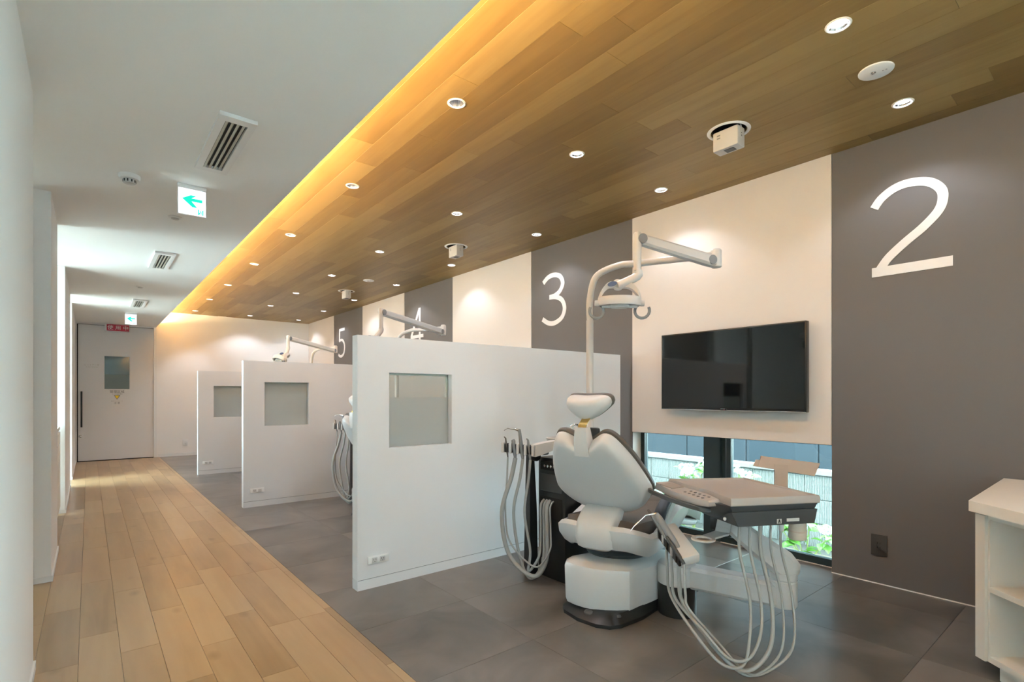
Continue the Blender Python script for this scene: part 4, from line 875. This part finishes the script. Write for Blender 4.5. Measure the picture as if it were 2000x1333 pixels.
# ------------------------------------------------------------------ operating lamps
def lamp(pole, zarm, joint, elbow, head, hrot, label, tilt=0, m='plastic_white', r=.021):
    P0 = Vector((pole[0], pole[1], .756)); e = empty('operating_lamp', P0, label, 'lamp', 'operating lamps above the treatment bays')
    def b_(mb, name, mm=m, par=None, sm=True): return mb.build(name, mm, par or e, P0, sm)
    J = Vector((joint[0], joint[1], zarm)); px, py = pole; dj = Vector((J.x - px, J.y - py, 0)).normalized()
    b_(MB().tube([(px, py, .756), (px, py, zarm - .34)], r * 1.12, 16), 'lower_pole')
    b_(MB().lathe((px, py, 0), [(.045, .756), (.045, .79), (.03, .80)], 20), 'pole_base', 'plastic_dark')
    bend = catmull([(px, py, zarm - .34), (px, py, zarm - .20), Vector((px, py, zarm - .055)) + dj * .045, Vector((px, py, zarm)) + dj * .19, Vector((px, py, zarm)) + dj * .32, J], 8)
    b_(MB().tube(bend, r, 16), 'swing_arm')
    b_(MB().lathe((J.x, J.y, 0), [(r * 1.2, zarm - .075), (r * 1.45, zarm - .07), (r * 1.45, zarm + .025), (r * 1.1, zarm + .034)], 20), 'joint')
    E = Vector(elbow); js = J - Vector((0, 0, .045)); d = (E - js).normalized(); sd_ = Vector((d.y, -d.x, 0)).normalized(); vv = sd_.cross(d)
    if vv.z < 0: vv = -vv
    def sec(p, w, h): return [p + sd_ * a * w + vv * b * h for a, b in ((-1, -.6), (-.6, -1), (.6, -1), (1, -.6), (1, .6), (.6, 1), (-.6, 1), (-1, .6))]
    b_(MB().loft([sec(js, r * 1.25, r * 1.45), sec(js + d * .06, r * 1.4, r * 1.6), sec(E - d * .06, r * 1.25, r * 1.45), sec(E - d * .02, r * 1.1, r * 1.25)]), 'spring_arm')
    for q in (js + d * .045, E - d * .02): b_(MB().lathe(q, [(r * 1.28, -r * 1.5), (r * 1.32, -r * 1.2), (r * 1.32, r * 1.2), (r * 1.28, r * 1.5)], 18, mtx=axes(sd_, (0, 0, 1))), 'arm_joint', 'plastic_grey')
    Hd = Vector(head); dn_ = Vector((E.x, E.y, Hd.z + .175))
    b_(MB().tube([E + Vector((0, 0, .035)), E + Vector((0, 0, .025)), E - Vector((0, 0, .02)), (E + dn_) / 2, dn_], [r * .8, r * 1.15, r * 1.15, r * 1.05, r], 16), 'drop_arm')
    rm = Matrix.Rotation(hrot, 3, 'Z') @ Matrix.Rotation(tilt, 3, 'Y')
    h_ = lambda x, y, z: Hd + rm @ Vector((x, y, z))
    # yoke: thick curved arm from the drop arm to both sides of the ring
    nk = MB().tube(catmull([dn_, dn_ - Vector((0, 0, .03)), h_(.03, 0, .10)], 4), [r * 1.15] * 9, 14); b_(nk, 'neck')
    for s in (-1, 1):
        yk = catmull([h_(.05, 0, .105), h_(.02, s * .06, .095), h_(-.005, s * .10, .05), h_(0, s * .118, .005)], 5)
        b_(MB().loft([[p + rm @ Vector((a, 0, b)) for a, b in ((-.020, -.017), (.020, -.017), (.020, .017), (-.020, .017))] for p in yk]), 'yoke')
    bd = b_(MB().lathe(h_(.045, 0, .105), [(.030, -.012), (.034, 0), (.030, .012)], 20, mtx=axes((-.6, -.8, .1), (0, 0, 1))), 'pivot_cap')
    bdir = Vector((-.633, -.774, -.12)).normalized()
    b_(MB().lathe(h_(.0, .045, .099) + bdir * .022, [(.022, 0), (.022, .004)], 20, mtx=axes(bdir, (.774, -.633, .25)) @ Matrix.Diagonal((1.2, .62, 1))), 'badge', 'badge', bd)
    n = 32
    def orng(k, z, kx=.075, ky=.118): return [h_(math.cos(2 * math.pi * j / n) * kx * k, math.sin(2 * math.pi * j / n) * ky * k, z) for j in range(n)]
    b_(MB().loft([orng(.80, -.022), orng(.98, -.022), orng(1.03, -.01), orng(1.03, .018), orng(.96, .026), orng(.78, .024), orng(.74, .0), orng(.80, -.022)], False, False), 'ring_housing')
    b_(MB().loft([orng(.78, .016), orng(.70, .020), orng(.3, .026)]), 'reflector', 'plastic_white')
    b_(MB().loft([orng(.42, -.034, .08, .118), orng(.46, -.03, .08, .118), orng(.46, -.018, .08, .118), orng(.40, -.014, .08, .118)]), 'light_source', 'plastic_cream' if m != 'plastic_white' else 'plastic_white')
    b_(MB().tube([h_(0, -.10, -.025), h_(0, .10, -.025)], .010, 10), 'bridge')
    for s in (-1, 1):
        c = h_(0, s * .128, -.05)
        arcp = [c + rm @ Vector((.012 * math.sin(a * .5), s * .040 * math.cos(a), .040 * math.sin(a))) for a in [R(100) + R(290) * j / 16 for j in range(17)]]
        b_(MB().tube(arcp, .0085, 10), 'handle', 'plastic_grey')
        b_(MB().lathe(h_(0, s * .124, -.008), [(.016, -.014), (.018, 0), (.016, .014)], 14, mtx=axes(rm @ Vector((0, 1, 0)), (0, 0, 1))), 'handle_pivot')
    return e
lamp((2.54, 2.302), 1.98, (2.87, 1.605), (2.386, 1.806, 2.03), (2.308, 1.87, 1.675), R(50), 'white operating lamp on a curved pole above the nearest dental chair')
lamp((2.617, 5.20), 1.85, (2.86, 4.63), (1.99, 4.26, 1.885), (1.88, 4.26, 1.57), R(10), 'white operating lamp arm crossing the numeral 4', R(20), r=.019)
lamp((2.63, 8.05), 1.855, (2.84, 7.62), (1.968, 6.92, 1.88), (1.86, 6.90, 1.60), R(10), 'far cream operating lamp arm in front of the numeral 5', R(35), 'plastic_cream', r=.019)

# second and third treatment bays
c2 = copy_tree(chair1); c2.location = CO + Vector((-.01, 2.85, 0)); c2['label'] = 'pale dental chair showing past the edge of the nearest partition'
c3 = copy_tree(chair1); c3.location = CO + Vector((-.05, 5.74, 0)); c3['label'] = 'dental chair hidden behind the middle partition'
u2 = copy_tree(cusp1); u2.location = cusp1.location + Vector((.0, 2.88, 0)); u2['label'] = 'hose holder and cuspidor tower at the edge of the nearest partition'
u3 = copy_tree(cusp1); u3.location = cusp1.location + Vector((.08, 5.74, 0)); u3['label'] = 'cuspidor tower hidden behind the middle partition'
